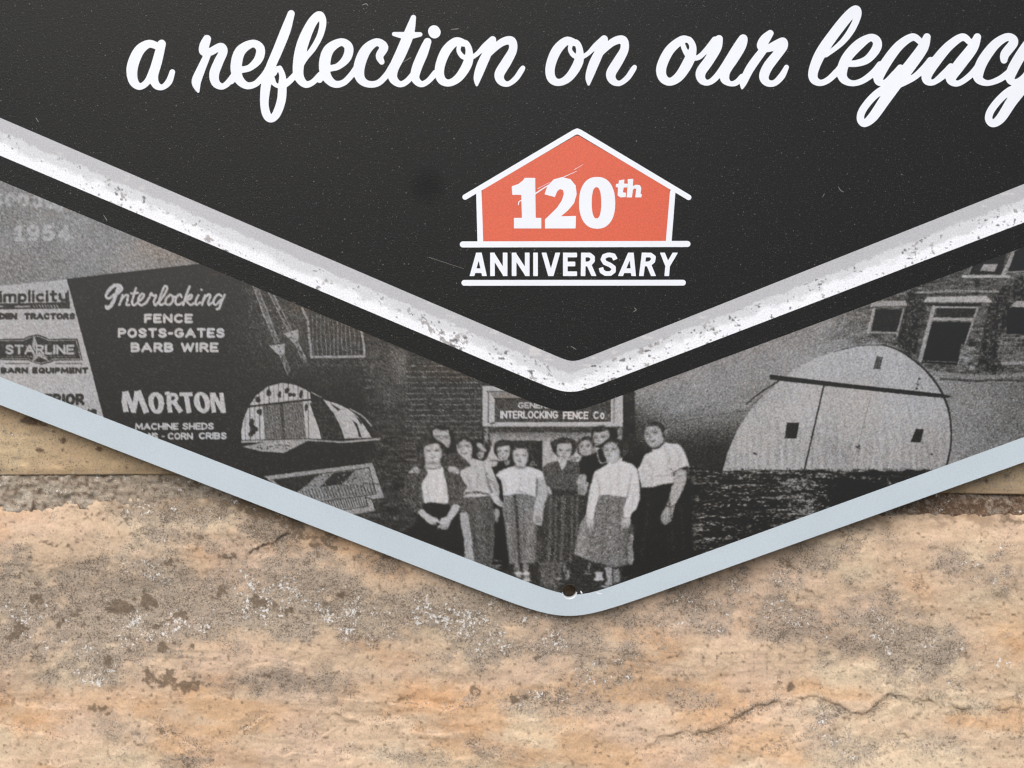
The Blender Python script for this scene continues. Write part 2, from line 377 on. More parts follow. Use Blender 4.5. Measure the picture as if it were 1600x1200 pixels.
def paint_photo(g=1.2):
    C = Canvas(-120, 225, 1720, 945, g, .12)
    X, Y = C.X, C.Y; sh = X.shape
    T = lambda ox, oy, s, L: [(ox+p[0]/s, oy+p[1]/s)+tuple(q/s for q in p[2:]) for p in L]
    c1 = lambda *L: T(630, 660, 10, L); c2 = lambda *L: T(740, 660, 10, L); c3 = lambda *L: T(840, 650, 10, L)
    c4 = lambda *L: T(950, 650, 10, L); c5 = lambda *L: T(630, 760, 10, L); c7 = lambda *L: T(860, 810, 10, L)
    c8 = lambda *L: T(950, 740, 10, L)
    cb = lambda *L: T(360, 440, 5.714, L); cs = lambda *L: T(360, 580, 5, L); cd = lambda *L: T(730, 590, 5.714, L)
    cq = lambda *L: T(1060, 520, 3.333, L); ch = lambda *L: T(1240, 360, 4.444, L); cl = lambda *L: T(0, 280, 4, L)
    cw = lambda *L: T(0, 420, 4.615, L); cm = lambda *L: T(150, 560, 6.4, L)
    n1 = vnoise(sh, 60, 1, 3); n2 = vnoise(sh, (9, 3), 2, 2); n3 = vnoise(sh, (3, 3), 3, 2)
    def tex(base, amp, k=3):
        A = {2: n2, 3: n3, 1: n1}[k]
        def f(xx, yy):
            j = np.clip(((yy-C.y0)/g+.5).astype(int), 0, sh[0]-1); i = np.clip(((xx-C.x0)/g+.5).astype(int), 0, sh[1]-1)
            b = base(xx, yy) if callable(base) else base
            return b+amp*A[j, i]
        return f
    lab = [0]
    def L(name, label):
        lab[0] += 1; LABELS[lab[0]] = (name, label); return lab[0]
    # ---- sky and dark board on the left
    C.fill([(-130, 200), (420, 200), (420, 420), (314, 412), (105, 436), (0, 446), (-130, 458)], tex(lambda x, y: .50+.0*x, .03, 1), sm=False, lab=L('sky_picture', 'grey grainy sky above the boards in the old photo'))
    q = L('board_picture', 'dark painted advertising board in the old photo')
    C.fill([(105, 436), (314, 412), (420, 440), (600, 500), (640, 560), (640, 900), (400, 860), (163, 660)],
           tex(lambda x, y: .07+.10*np.clip((x-340)/120, 0, 1)*np.clip((620-y)/80, 0, 1), .02, 3), sm=False, lab=q)
    # ---- brick wall behind the group
    q = L('brick_wall_picture', 'dark brick wall behind the group in the old photo')
    C.fill([(560, 500), (640, 540), (760, 590), (760, 900), (700, 905), (560, 850), (560, 760), (585, 700), (560, 560)], tex(.14, .05, 2), soft=8, sm=False, lab=None)
    C.fill([(628, 540), (756, 590), (756, 900), (628, 880)], tex(.15, .04, 2), soft=3, sm=False, lab=q)
    rg = np.random.default_rng(5)
    for k in range(26):
        yy = 572+k*8.6
        for x in np.arange(634, 752, 3.2):
            if rg.random() < .75: C.stroke([(x, yy+rg.normal()*.4), (x+3, yy+rg.normal()*.4)], .5, .34+.3*rg.random(), sm=False, op=.9)
        for x in np.arange(634+(k % 2)*9, 752, 18):
            if rg.random() < .6: C.stroke([(x, yy), (x, yy+8)], .4, .3, sm=False, op=.6)
    C.fill([(612, 550), (634, 552), (632, 590), (626, 600), (616, 590)], .45, soft=5, sm=True, op=.8)
    C.fill([(575, 540), (630, 540), (630, 620), (600, 640), (580, 590)], .25, soft=12, op=.6)
    # ---- right hand scene: sky, barn side, field
    C.fill([(972, 590), (1720, 300), (1720, 760), (1060, 900), (972, 900)],
           tex(lambda x, y: (.56-.46*stp(y+.12*(x-1060), 632, 712)*(1-stp(x, 1230, 1300)))*(1-.55*(1-stp(x, 985, 1075))*stp(y, 610, 660))-.17*np.clip((x-1440)/160, 0, 1)-.05*np.exp(-((y-(668-.3*(x-1000)))/7)**2), .02, 1), sm=False, lab=L('field_picture', 'grey hazy yard and curved shed side behind the group in the old photo'))
    C.fill([(972, 600), (992, 595), (992, 700), (972, 700)], .06, soft=2, sm=False)
    C.stroke([(1060, 660), (1120, 648), (1180, 640)], .8, .2, op=.6)
    # house
    q = L('house_picture', 'brick house with dark doorway printed at the far right')
    C.fill([(1330, 470), (1400, 440), (1720, 310), (1720, 592), (1500, 590), (1450, 580), (1400, 545), (1340, 520)], tex(.27, .10, 2), soft=5, sm=False, lab=q)
    C.fill([(1310, 480), (1360, 460), (1360, 545), (1300, 530)], tex(.4, .06, 2), soft=10, sm=False)
    for k in range(34):
        yy = 395+k*5.4
        for x in np.arange(1330, 1610, 5):
            if rg.random() < .55: C.stroke([(x, yy+(x-1330)*.02), (x+4.5, yy+(x-1326)*.02)], .45, .40 if k % 2 else .12, sm=False, op=.5)
    C.fill(ch((790, 440), (900, 440), (920, 560), (880, 700), (840, 860), (740, 820), (720, 720), (770, 560)), tex(.12, .1, 3), soft=2)
    C.fill(ch((1390, 460), (1560, 330), (1600, 340), (1600, 560), (1450, 700), (1420, 900), (1500, 960), (1290, 960), (1320, 700)), tex(.12, .1, 3), soft=2)
    C.fill(ch((540, 490), (780, 488), (785, 522), (535, 530)), .62, sm=False)
    C.stroke(ch((560, 545), (520, 700)), 2.4, .62, sm=False); C.stroke(ch((765, 545), (715, 740)), 1.6, .5, sm=False)
    C.stroke(ch((520, 707), (715, 712)), 1.2, .55, sm=False)
    C.fill(ch((570, 548), (757, 550), (714, 703), (542, 698)), .07, sm=False)
    C.stroke(ch((365, 568), (335, 680)), .8, .6, sm=False)
    C.stroke(ch((850, 432), (1130, 420), (1420, 424)), 1.6, .5, sm=False); C.stroke(ch((860, 446), (1420, 438)), 1, .15, sm=False)
    C.fill(ch((900, 498), (930, 462), (1340, 455), (1385, 500)), .68, sm=False)
    C.fill(ch((930, 505), (1310, 508), (1300, 526), (925, 526)), .08, sm=False)
    C.stroke(ch((972, 535), (880, 900)), 3.2, .6, sm=False); C.stroke(ch((970, 532), (1275, 536)), 1.3, .6, sm=False)
    C.fill(ch((1000, 540), (1268, 542), (1245, 602), (985, 600)), .1, sm=False)
    C.stroke(ch((975, 614), (1245, 620)), 2.2, .62, sm=False)
    C.fill(ch((962, 636), (1236, 638), (1135, 935), (890, 918)), .04, sm=False)
    C.stroke(ch((1278, 540), (1140, 940)), 1.3, .55, sm=False)
    C.stroke(ch((890, 905), (1130, 915)), .6, .35, sm=False)
    C.fill(ch((1165, 790), (1300, 810), (1260, 960), (1140, 940)), tex(.38, .12, 2), soft=1.5)
    C.ell(*T(1240, 360, 4.444, [(1240, 790)])[0], 7, 4, .08)
    C.fill(ch((1480, 540), (1620, 535), (1620, 720), (1480, 720)), .04, sm=False)
    for k in range(6): C.stroke(ch((1450+k*34, 740), (1420+k*34, 890)), .5, .42, sm=False)
    for k in range(5): C.stroke(ch((1420, 745+k*34), (1620, 745+k*34)), .5, .42, sm=False)
    C.fill(ch((1510, 530), (1540, 490), (1620, 490), (1620, 535)), .6, sm=False)
    C.fill(ch((1440, 915), (1620, 905), (1620, 930), (1450, 935)), .55, sm=False)
    C.fill(ch((1240, 235), (1480, 140), (1450, 305), (1215, 305)), .08, sm=False)
    C.fill(ch((1320, 235), (1420, 233), (1395, 285), (1295, 280)), .6, sm=False)
    C.stroke(ch((1545, 130), (1455, 310)), 3.4, .58, sm=False); C.stroke(ch((1240, 235), (1215, 305)), 1.2, .5, sm=False)
    C.fill(ch((1165, 318), (1180, 310), (1510, 312), (1500, 330), (1170, 330)), .68, sm=False)
    C.fill(ch((1540, 140), (1640, 100), (1640, 285), (1490, 285)), .06, sm=False)
    C.stroke(ch((1480, 288), (1620, 284)), 1, .5, sm=False)
    C.stroke(ch((900, 975), (1100, 1000), (1280, 1020), (1620, 1000)), 3.2, .46, soft=1.5); C.stroke(ch((1020, 1030), (1250, 1045), (1400, 1040), (1620, 1045)), 1.4, .14, soft=1.5)
    # barn front
    q = L('barn_picture', 'round roofed white barn printed on the right')
    B = cq((230, 722), (258, 620), (310, 500), (370, 410), (440, 330), (530, 250), (600, 195), (700, 140), (800, 100), (920, 72), (1075, 65), (1150, 90), (1250, 160), (1320, 230), (1370, 310), (1405, 400), (1418, 500), (1415, 600), (1395, 690), (1396, 706), (1100, 706), (800, 712), (600, 714), (400, 714))
    C.fill(B, tex(lambda x, y: .72-.04*np.clip((y-640)/80, 0, 1)*(1+np.sin(x*.55+2*np.sin(x*.07)))-.035*(np.sin(x*.42-(y-600)*.1) > .86)-.05*stp(x, 1380, 1480)-.08*np.clip((1290-x)/160, 0, 1)*np.clip((700-y)/160, 0, 1), .02, 1), sm=False, soft=1, lab=q)
    C.stroke(cq((810, 98), (920, 72), (1000, 64), (1075, 65)), .7, .3, lab=q)
    C.stroke(cq((1060, 62, 3), (1150, 92, 4), (1250, 162, 5), (1320, 232, 6), (1372, 312, 6), (1407, 400, 6), (1420, 500, 5), (1417, 600, 5), (1397, 690, 5)), 1, .1, lab=q)
    C.stroke(cq((355, 370), (430, 310), (520, 252)), 1.1, .12); C.stroke(cq((380, 380), (440, 325)), .6, .15)
    C.fill(cq((475, 217), (520, 222), (900, 268), (1240, 303), (1370, 318), (1428, 331), (1400, 341), (1240, 327), (760, 275), (525, 249), (475, 241)), .07, sm=False, lab=q)
    C.stroke(cq((757, 275), (708, 490), (656, 714)), 1.25, .08, sm=False)
    C.stroke(cq((1005, 320), (960, 500), (912, 670)), .35, .4, sm=False); C.stroke(cq((1238, 300), (1252, 236)), .6, .3, sm=False)
    for P in (((566, 468), (630, 468), (615, 551), (553, 551)), ((1237, 500), (1278, 502), (1270, 535), (1262, 572), (1210, 568), (1222, 535))): C.fill(cq(*P), .07, sm=False)
    C.fill(cq((1035, 123), (1065, 127), (1051, 191), (1018, 188)), .25, sm=False); C.stroke(cq((1035, 123), (1018, 188)), .5, .1, sm=False)
    for (x, y, r) in ((400, 630, 3), (935, 598, 3.5), (942, 590, 2), (1320, 632, 2.4), (1255, 240, 1.8), (1246, 268, 2), (1242, 290, 2)): C.ell(1060+x/3.333, 520+y/3.333, r, 1.4, .12, .5)
    rg = np.random.default_rng(8)
    for k in range(46):
        x = 380+rg.random()*1000; y = 520+rg.random()*90
        C.stroke(cq((x, y), (x-14, y+70+60*rg.random())), .9, .45, soft=1.6, op=.28, sm=False)
    # grass in front of the barn
    q = L('grass_picture', 'dark rough grass printed under the barn')
    gy = vnoise(sh, (26, 3.2), 11, 3); gh = vnoise(sh, (5, 2), 12, 2); gl = vnoise(sh, 70, 13, 2)
    gv = vnoise(sh, (3, 2), 14, 1); m = .05+.50*stp(gy*.34+gh*.28+gl*.30+gv*.22, -.12, .95)*(.6+.4*stp(gv, -1, 1))
    def grass(xx, yy):
        j = np.clip(((yy-C.y0)/g+.5).astype(int), 0, sh[0]-1); i = np.clip(((xx-C.x0)/g+.5).astype(int), 0, sh[1]-1)
        return m[j, i]
    edge = [(1074, 731), (1085, 728), (1100, 734), (1130, 739)]+[(1130+k*9, 735+1.6*math.sin(k*2.1)+1.2*math.sin(k*.7)) for k in range(42)]
    C.fill(edge+[(1600, 760), (1300, 900), (1074, 900)], grass, sm=False, soft=1, lab=q)
    for k in range(60):
        x = 1140+rg.random()*330; C.stroke([(x, 737+rg.random()*3), (x+rg.normal()*1.5, 731+rg.random()*3)], .7, .12, op=.6, sm=False)
    C.fill([(1060, 760), (1082, 740), (1084, 905), (1050, 905)], .05, soft=3, sm=False)
    # ---- doorway with the hanging sign
    q = L('doorway_picture', 'white doorway with a hanging company sign in the old photo')
    C.fill(cd((137, 75), (1392, 75), (1392, 447), (137, 440)), .74, sm=False, lab=q)
    C.fill(cd((175, 118), (1320, 118), (1320, 130), (175, 130)), .25, sm=False); C.stroke(cd((190, 120), (190, 400)), 1.2, .4, sm=False)
    C.fill(cd((200, 130), (1300, 130), (1290, 185), (240, 183)), .5, sm=False)
    C.fill(cd((246, 183), (1282, 190), (1282, 396), (246, 398)), tex(.2, .05, 3), sm=False, lab=q)
    C.stroke(cd((246, 186), (1282, 190)), .8, .07, sm=False)
    C.stroke(cd((1310, 170), (1310, 400)), 1.6, .55, sm=False)
    C.stroke(cd((140, 444), (1390, 444)), 1.0, .08, sm=False)
    C.stroke(cd((210, 412), (240, 405)), 1.2, .2, sm=False)
    C.fill(cd((150, 450), (1385, 450), (1385, 960), (150, 960)), tex(lambda x, y: .42+.3*np.clip((y-677)/18, 0, 1), .03, 3), sm=False, lab=q)
    C.fill(cd((190, 448), (1340, 448), (1340, 492), (190, 490)), tex(.16, .04, 3), sm=False)
    C.fill(cd((130, 448), (150, 448), (150, 800), (130, 800)), .08, sm=False)
    C.fill(cd((184, 455), (196, 455), (212, 620), (190, 620)), .2, sm=False); C.fill(cd((1270, 450), (1342, 450), (1342, 620), (1270, 560)), .1, sm=False)
    C.fill(cd((378, 562), (664, 562), (664, 830), (378, 830)), tex(.10, .05, 3), sm=False); C.stroke(cd((664, 562), (664, 830)), 1.2, .04, sm=False)
    C.stroke(cd((750, 500), (752, 700)), .5, .4, sm=False, op=.7)
    C.fill(cd((1390, 150), (1490, 130), (1500, 700), (1390, 700)), tex(.08, .03, 2), sm=False)
    C.text('GENERAL', 809.5, 872, 628.5, 638.2, 1.0, .82, lab=None); C.text('INTERLOCKING', 781.5, 872, 642, 654, 1.15, .9)
    C.text('FENCE', 879.5, 919.5, 643, 655, 1.25, .9); C.text('C', 927, 936, 642.5, 655, 1.3, .8); C.text('O', 937.6, 944.6, 644.6, 655, 1.25, .9); C.ell(946.5, 654.5, 1, 1, .75)
    C.text('LO.', 823, 838.5, 721, 727.5, .7, .7)
    # ---- people, back row first
    def face(T_, f, v, q, eyes, mouth, nose=None, ev=.16):
        fx = [k_[0] for k_ in f]; fy = [k_[1] for k_ in f]; cx_, rx_ = (min(fx)+max(fx))/2, (max(fx)-min(fx))/2; y0_, y1_ = min(fy), max(fy)
        C.fill(f, lambda x, y: v+.06-.15*np.clip(np.abs((x-cx_)/rx_), 0, 1.2)**2.2-.10*np.clip((y-y0_)/(y1_-y0_)-.72, 0, 1)*3, lab=q, soft=.9)
        for (x, y, rx, ry) in eyes:
            C.ell(*T_((x, y))[0], rx/10*.95, ry/10*1.15, v-.26, soft=1.8, op=.5); C.stroke(T_((x-rx*.42, y), (x+rx*.42, y)), .72, ev-.04, soft=.7, sm=False)
            a_ = T_((x-rx*.9, y-ry*.9), (x, y-ry*1.5), (x+rx*.9, y-ry*1.0)); C.stroke(a_, .5, ev+.05, soft=.8, op=.45)
        mm = T_(*mouth[0]); mc = np.mean([k_[0] for k_ in mm]); mm = [(mc+(k_[0]-mc)*.62, k_[1]) for k_ in mm]; C.stroke(mm, mouth[1]/10*.48, mouth[2]+.04, soft=.8)
        if nose: C.ell(*T_((nose[0], nose[1]))[0], nose[2]/10, nose[3]/10, v-.22, soft=.9)
    q = L('person', 'dark haired man standing behind the leftmost woman in the old photo')
    C.fill(c1((430, 180), (450, 90), (540, 45), (660, 45), (750, 100), (790, 220), (810, 450), (780, 500), (700, 480), (600, 400), (500, 300)), .06, lab=q)
    face(c1, c1((470, 120), (520, 105), (600, 130), (700, 120), (722, 200), (740, 300), (700, 395), (640, 370), (560, 320), (500, 250), (465, 190)), .66, q,
         [(550, 222, 48, 14), (660, 230, 48, 15)], ([(570, 310), (640, 305)], 12, .3), (600, 262, 14, 18), .25)
    C.fill(c1((690, 540), (760, 470), (870, 490), (960, 560), (1060, 680), (1010, 715), (900, 755), (720, 700), (640, 640)), tex(.2, 0.035, 3), lab=q)
    q = L('person', 'woman peeking between two others at the left of the doorway in the old photo')
    C.fill(c1((1090, 300), (1190, 265), (1290, 300), (1350, 370), (1365, 420), (1330, 500), (1290, 580), (1180, 600), (1090, 560), (1075, 430)), .07, lab=q)
    face(c1, c1((1150, 330), (1205, 325), (1270, 375), (1300, 440), (1262, 470), (1255, 530), (1215, 575), (1165, 540), (1160, 490), (1185, 450), (1165, 400)), .66, q,
         [(1225, 450, 22, 13)], ([(1165, 530), (1225, 545)], 16, .12), None, .15)
    C.ell(*c1((1195, 538))[0], 3, .8, .7, soft=.6)
    q = L('person', 'laughing man in a dark jacket in the doorway in the old photo')
    C.fill(c2((315, 430), (330, 330), (400, 282), (500, 275), (590, 300), (620, 420), (600, 600), (540, 640), (430, 600), (340, 500)), .06, lab=q)
    face(c2, c2((370, 395), (450, 378), (540, 355), (572, 400), (570, 460), (545, 545), (515, 590), (455, 592), (405, 565), (372, 480)), .7, q,
         [(405, 455, 30, 14), (508, 450, 34, 14)], ([(395, 525), (455, 555), (530, 535)], 15, .12), (455, 490, 20, 12))
    C.stroke(c2((410, 575), (460, 590), (520, 575)), .8, .72); C.stroke(c2((425, 538), (505, 545)), .6, .6)
    C.fill(c2((275, 690), (350, 685), (400, 595), (480, 630), (520, 680), (580, 600), (640, 640), (700, 700), (440, 760), (345, 860), (310, 780)), .04, lab=q)
    C.fill(c2((485, 610), (570, 590), (560, 650), (510, 680)), .5)
    C.fill([(774, 744), (790, 752), (800, 800), (795, 884), (768, 880), (770, 800)], .04, lab=q)
    C.ell(776, 802, 4.8, 7.5, .6, lab=q); C.ell(776, 812, 3, 4, .5)
    q = L('person', 'tall dark haired woman with a necklace in the back row in the old photo')
    C.fill(c3((840, 330), (850, 220), (900, 170), (1000, 148), (1100, 175), (1200, 210), (1250, 280), (1230, 360), (1050, 480), (900, 480)), .06, lab=q)
    face(c3, c3((876, 262), (970, 255), (1040, 235), (1095, 220), (1125, 310), (1100, 360), (1030, 410), (970, 445), (900, 455), (872, 380)), .68, q,
         [(912, 342, 38, 24), (1028, 325, 52, 20)], ([(895, 425), (950, 428)], 12, .2), (960, 385, 16, 12), .09)
    C.fill(c3((660, 660), (740, 620), (850, 600), (910, 560), (1000, 500), (1080, 700), (1075, 770), (900, 870), (860, 1000), (850, 1150), (760, 1060), (760, 930), (640, 905), (640, 760)), .045, lab=q)
    C.stroke(c3((900, 480), (930, 560), (945, 640), (970, 710), (1015, 742), (1085, 705)), .75, .72)
    C.fill(c3((655, 920), (757, 925), (750, 1010), (795, 1045), (780, 1120), (740, 1230), (690, 1235), (600, 1220), (630, 1100), (640, 1000)), tex(.62, 0.030, 3), lab=q)
    for k in range(3): C.stroke(c3((640+k*35, 1130), (625+k*38, 1230)), .5, .25, sm=False)
    q = L('person', 'young man with short dark hair in the back row in the old photo')
    C.fill(c3((620, 480), (640, 385), (740, 322), (830, 330), (880, 400), (890, 520), (850, 600), (740, 640), (640, 590)), .08, lab=q)
    face(c3, c3((645, 450), (700, 392), (790, 383), (848, 440), (865, 510), (850, 585), (745, 622), (680, 600), (645, 530)), .66, q,
         [(690, 480, 33, 18), (790, 465, 36, 16)], ([(705, 572), (780, 577)], 11, .25), (735, 528, 22, 12), .14)
    C.ell(*c3((885, 530))[0], 2, 4, .5)
    C.fill(c3((520, 620), (560, 595), (640, 600), (680, 640), (650, 710), (540, 705)), .72, lab=q); C.stroke(c3((560, 640), (590, 660), (640, 650)), .6, .2, sm=False); C.stroke(c3((530, 690), (600, 680)), .7, .2)
    # front row
    q = L('person', 'woman with crossed hands in an open cardigan, leftmost in the old photo')
    C.fill(c1((340, 690), (200, 780), (90, 830), (30, 950), (10, 1200), (100, 1280), (180, 1400), (225, 1425), (320, 1340), (700, 1300), (760, 1280), (880, 1310), (940, 1200), (960, 1100), (930, 900), (880, 800), (760, 760), (620, 690)), tex(.24, 0.045, 3), lab=q)
    C.fill(c1((320, 1270), (500, 1255), (700, 1275), (760, 1400), (900, 1420), (885, 1500), (930, 1700), (970, 1900), (1000, 2080), (600, 1960), (0, 1740), (0, 1700), (160, 1600), (230, 1440), (300, 1350)), tex(.06, 0.007, 3), lab=q)
    C.fill(c1((220, 560), (200, 400), (240, 310), (330, 240), (450, 235), (560, 290), (660, 370), (700, 480), (690, 610), (640, 700), (590, 700), (350, 690), (260, 660)), tex(.11, 0.025, 3), lab=q)
    C.fill(c1((340, 690), (370, 705), (480, 735), (590, 695), (625, 715), (640, 830), (680, 960), (690, 1100), (700, 1255), (560, 1262), (420, 1243), (335, 1265), (315, 1180), (292, 1000), (310, 920), (360, 840), (382, 770)), tex(.86, .02, 1), lab=q)
    face(c1, c1((325, 420), (340, 370), (430, 345), (530, 318), (580, 370), (605, 450), (602, 530), (575, 590), (580, 640), (595, 700), (480, 722), (355, 700), (350, 640), (340, 560), (318, 480)), .74, q,
         [(400, 445, 50, 18), (525, 440, 46, 16)], ([(400, 540), (460, 560), (520, 542)], 13, .15), (458, 505, 26, 12), .22)
    C.ell(*c1((465, 635))[0], 9, 2.4, .42, soft=1.5, op=.8); C.stroke(c1((360, 715), (480, 730), (590, 705)), .8, .3, op=.8)
    C.fill(c5((220, 400), (300, 350), (360, 410), (450, 468), (540, 505), (568, 570), (515, 560), (510, 600), (470, 590), (435, 600), (370, 550), (270, 460)), .76, lab=q, sm=False)
    C.fill(c5((770, 290), (840, 278), (890, 310), (860, 390), (800, 470), (750, 530), (720, 600), (692, 665), (650, 670), (600, 668), (575, 640), (540, 668), (530, 655), (575, 590), (558, 560), (600, 500), (680, 470), (720, 390)), .76, lab=q, sm=False)
    for k in range(3): C.stroke(c5((600+k*38, 600), (590+k*38, 665)), .45, .3, sm=False); C.stroke(c5((440+k*35, 560), (455+k*38, 600)), .4, .3, sm=False)
    C.fill(c1((80, 790), (130, 740), (180, 690), (225, 700), (262, 760), (235, 795), (180, 790)), .7, lab=q); C.stroke(c1((190, 725), (235, 770)), .5, .2); C.stroke(c1((155, 745), (200, 785)), .5, .2)
    C.fill(c1((690, 705), (760, 688), (830, 705), (880, 780), (870, 800), (820, 795), (720, 772)), .72, lab=q); C.stroke(c1((740, 770), (850, 765)), .5, .25)
    for (xa, ya, xb, yb) in ((250, 800, 220, 1250), (700, 800, 740, 1250), (820, 850, 830, 1200), (160, 850, 100, 1180)): C.stroke(c1((xa, ya), (xb, yb)), 1.1, .1, soft=1.4, op=.6, sm=False)
    C.fill(c5((885, 410), (1005, 400), (1050, 640), (1080, 860), (1112, 1180), (970, 1120), (945, 800), (900, 600)), .66, sm=False)
    q = L('person', 'woman in a light sweater reaching down, second from the left in the old photo')
    C.fill(c5((935, 180), (1150, 172), (1345, 150), (1385, 250), (1425, 400), (1425, 800), (1410, 1130), (1360, 1250), (1112, 1190), (1080, 860), (1040, 600), (1010, 400), (890, 398), (880, 250)), tex(.27, 0.040, 3), lab=q, sm=False)
    C.fill(c1((800, 460), (790, 330), (850, 255), (960, 225), (1060, 260), (1130, 340), (1150, 450), (1110, 570), (1000, 560), (880, 500)), .07, lab=q)
    C.fill(c1((1050, 690), (1040, 600), (1090, 562), (1180, 590), (1290, 605), (1380, 690), (1440, 860), (1500, 1000), (1500, 1190), (1430, 1190), (1360, 1130), (1340, 1145), (1150, 1090), (1000, 1105), (930, 1130), (1000, 1000), (930, 900), (885, 800), (905, 750), (1000, 700)), tex(.76, 0.015, 3), lab=q, sm=False)
    C.stroke(c1((1300, 800), (1310, 900), (1350, 1010), (1385, 1090)), 1.6, .2, soft=1.2, op=.8)
    C.fill(c1((1290, 880), (1400, 900), (1480, 1000), (1470, 1100), (1400, 1000)), .5, soft=2, op=.6)
    face(c1, c1((835, 330), (920, 280), (1010, 278), (1060, 330), (1080, 410), (1072, 500), (1065, 590), (1040, 640), (985, 600), (930, 545), (870, 490), (838, 420)), .7, q,
         [(885, 385, 42, 22), (1000, 370, 40, 18)], ([(875, 470), (950, 488), (1020, 475)], 15, .15), (930, 425, 18, 14))
    C.fill(c1((940, 1165), (1000, 1118), (1150, 1106), (1335, 1135), (1300, 1152), (1100, 1172)), .74, lab=q); C.stroke(c1((980, 1100), (1150, 1090), (1340, 1125)), .8, .12)
    C.fill(c5((1350, 110), (1400, 95), (1500, 190), (1572, 262), (1590, 325), (1560, 318), (1530, 322), (1470, 290), (1430, 262), (1380, 190)), .78, lab=q, sm=False)
    C.stroke(c5((1490, 230), (1560, 305)), .4, .3, sm=False); C.stroke(c5((1520, 220), (1580, 275)), .4, .2, sm=False)
    q = L('person', 'short woman in a white blouse, third from the left in the front row of the old photo')
    C.fill(c2((575, 560), (580, 430), (620, 370), (710, 345), (810, 360), (885, 430), (905, 560), (880, 650), (830, 680), (640, 680), (590, 620)), tex(.08, 0.015, 3), lab=q)
    C.fill([(787, 777), (793, 771), (815, 770), (838, 776), (836, 800), (842, 830), (846, 879), (796, 881), (790, 830), (785, 800)],
           tex(lambda x, y: .44-.3*np.exp(-((x-(805+(y-775)*.07))/2.6)**2)-.22*np.clip((x-(834))/5, 0, 1), 0.035, 3), lab=q, sm=False)
    C.fill(c2((345, 825), (400, 770), (500, 722), (640, 680), (720, 715), (820, 685), (900, 700), (1010, 740), (1080, 790), (1105, 840), (1092, 875), (1000, 890), (985, 1000), (978, 1165), (870, 1130), (750, 1112), (600, 1122), (465, 1155), (450, 1000), (430, 905)), tex(.87, .02, 1), lab=q, sm=False)
    C.stroke(c2((670, 1070), (740, 1080), (820, 1100)), .5, .4)
    face(c2, c2((610, 480), (645, 425), (735, 403), (820, 428), (850, 480), (850, 560), (822, 650), (790, 700), (740, 725), (680, 700), (640, 620), (612, 550)), .72, q,
         [(670, 513, 36, 11), (800, 515, 36, 11)], ([(680, 610), (760, 612)], 13, .18), (715, 575, 20, 12), .25)
    C.ell(*c2((730, 705))[0], 8, 2, .4, soft=1.4, op=.8)
    C.fill([(840, 750), (850, 747), (855, 760), (857.5, 780), (854, 797), (850, 814), (846, 821), (838, 820), (833, 812), (834, 795), (838, 775)], tex(.7, 0.025, 3), lab=q)
    C.stroke([(839.3, 748), (838.6, 775)], .7, .2, sm=False)
    for k in range(3): C.stroke([(838+k*3.4, 806), (838+k*3, 817)], .5, .25, sm=False)
    for (x, y, rx, ry, v) in ((808, 887, 4.5, 7, .45), (821, 887, 4.5, 7, .5), (810, 896, 6, 3.2, .8), (822.5, 896, 6, 3.2, .8), (811, 901, 5, 1.6, .6), (823, 901, 5, 1.6, .6), (823, 906, 6, 3, .8), (775, 884, 8, 1.4, .5), (776, 876, 6, .9, .5), (774, 888, 9, 1, .45)): C.ell(x, y, rx, ry, v)
    q = L('person', 'woman in a dark collared dress standing mid row in the old photo')
    C.fill([(857, 771), (900, 772), (913, 778), (904, 820), (898, 866), (894, 878), (842, 879), (846, 830), (850, 790)],
           tex(lambda x, y: .16+.16*np.clip(np.sin((x-(y-775)*-.05)*.55+1.3*np.sin(x*.21)+.6*np.sin(y*.05)), 0, 1), 0.025, 3), lab=q, sm=False)
    C.fill(c3((78, 820), (150, 742), (300, 705), (340, 700), (500, 700), (640, 735), (655, 900), (620, 1000), (605, 1130), (615, 1250), (200, 1235), (150, 1130), (100, 950)), tex(.24, 0.045, 3), lab=q)
    C.fill(c3((200, 1150), (610, 1150), (615, 1250), (200, 1240)), .08, soft=2, op=.8)
    C.fill(c3((212, 460), (235, 395), (310, 350), (400, 335), (500, 350), (575, 390), (612, 470), (590, 560), (545, 615), (480, 660), (340, 650), (285, 600), (240, 560)), tex(.1, 0.025, 3), lab=q)
    C.fill(c3((325, 690), (440, 690), (440, 775), (372, 862), (340, 790)), .76, lab=q)
    face(c3, c3((300, 500), (320, 440), (400, 432), (515, 430), (535, 520), (520, 600), (485, 655), (440, 697), (380, 692), (330, 630), (297, 565)), .7, q,
         [(360, 540, 38, 16), (470, 540, 42, 16)], ([(350, 628), (410, 640), (460, 630)], 15, .2), (412, 590, 22, 14))
    C.stroke(c3((320, 720), (370, 870), (480, 760)), .8, .08, sm=False, op=.8); C.stroke(c3((160, 1120), (205, 1210)), 2.2, .72, sm=False)
    for (x, y, rx, ry, v) in ((874.5, 890, 3, 11, .36), (882, 887, 2, 8, .5), (887.5, 897, 3.2, 7, .48), (873.5, 904, 3.6, .9, .75), (885, 904.3, 3.2, .8, .75), (875, 912, 5, .8, .4)): C.ell(x, y, rx, ry, v)
    C.fill([(843, 881), (872, 881), (872, 925), (846, 915)], tex(.30, .06, 3), soft=4, sm=False)
    C.stroke([(843, 881), (879, 880)], .6, .6, sm=False); C.ell(874.5, 890, 2.6, 11, .3); C.ell(873.5, 904, 3.6, .9, .75)
    q = L('person', 'woman in a bright long sleeved blouse and tweed skirt in the old photo')
    C.fill([(937, 774), (981, 776), (976, 800), (986, 812), (993, 830), (985, 850), (983, 882), (960, 886), (925, 877), (897, 866), (906, 820), (918, 800), (930, 796)],
           tex(lambda x, y: .44-.2*np.clip((x-972)/14, 0, 1)+.1*np.clip((922-x)/8, 0, 1), 0.050, 3), lab=q, sm=False)
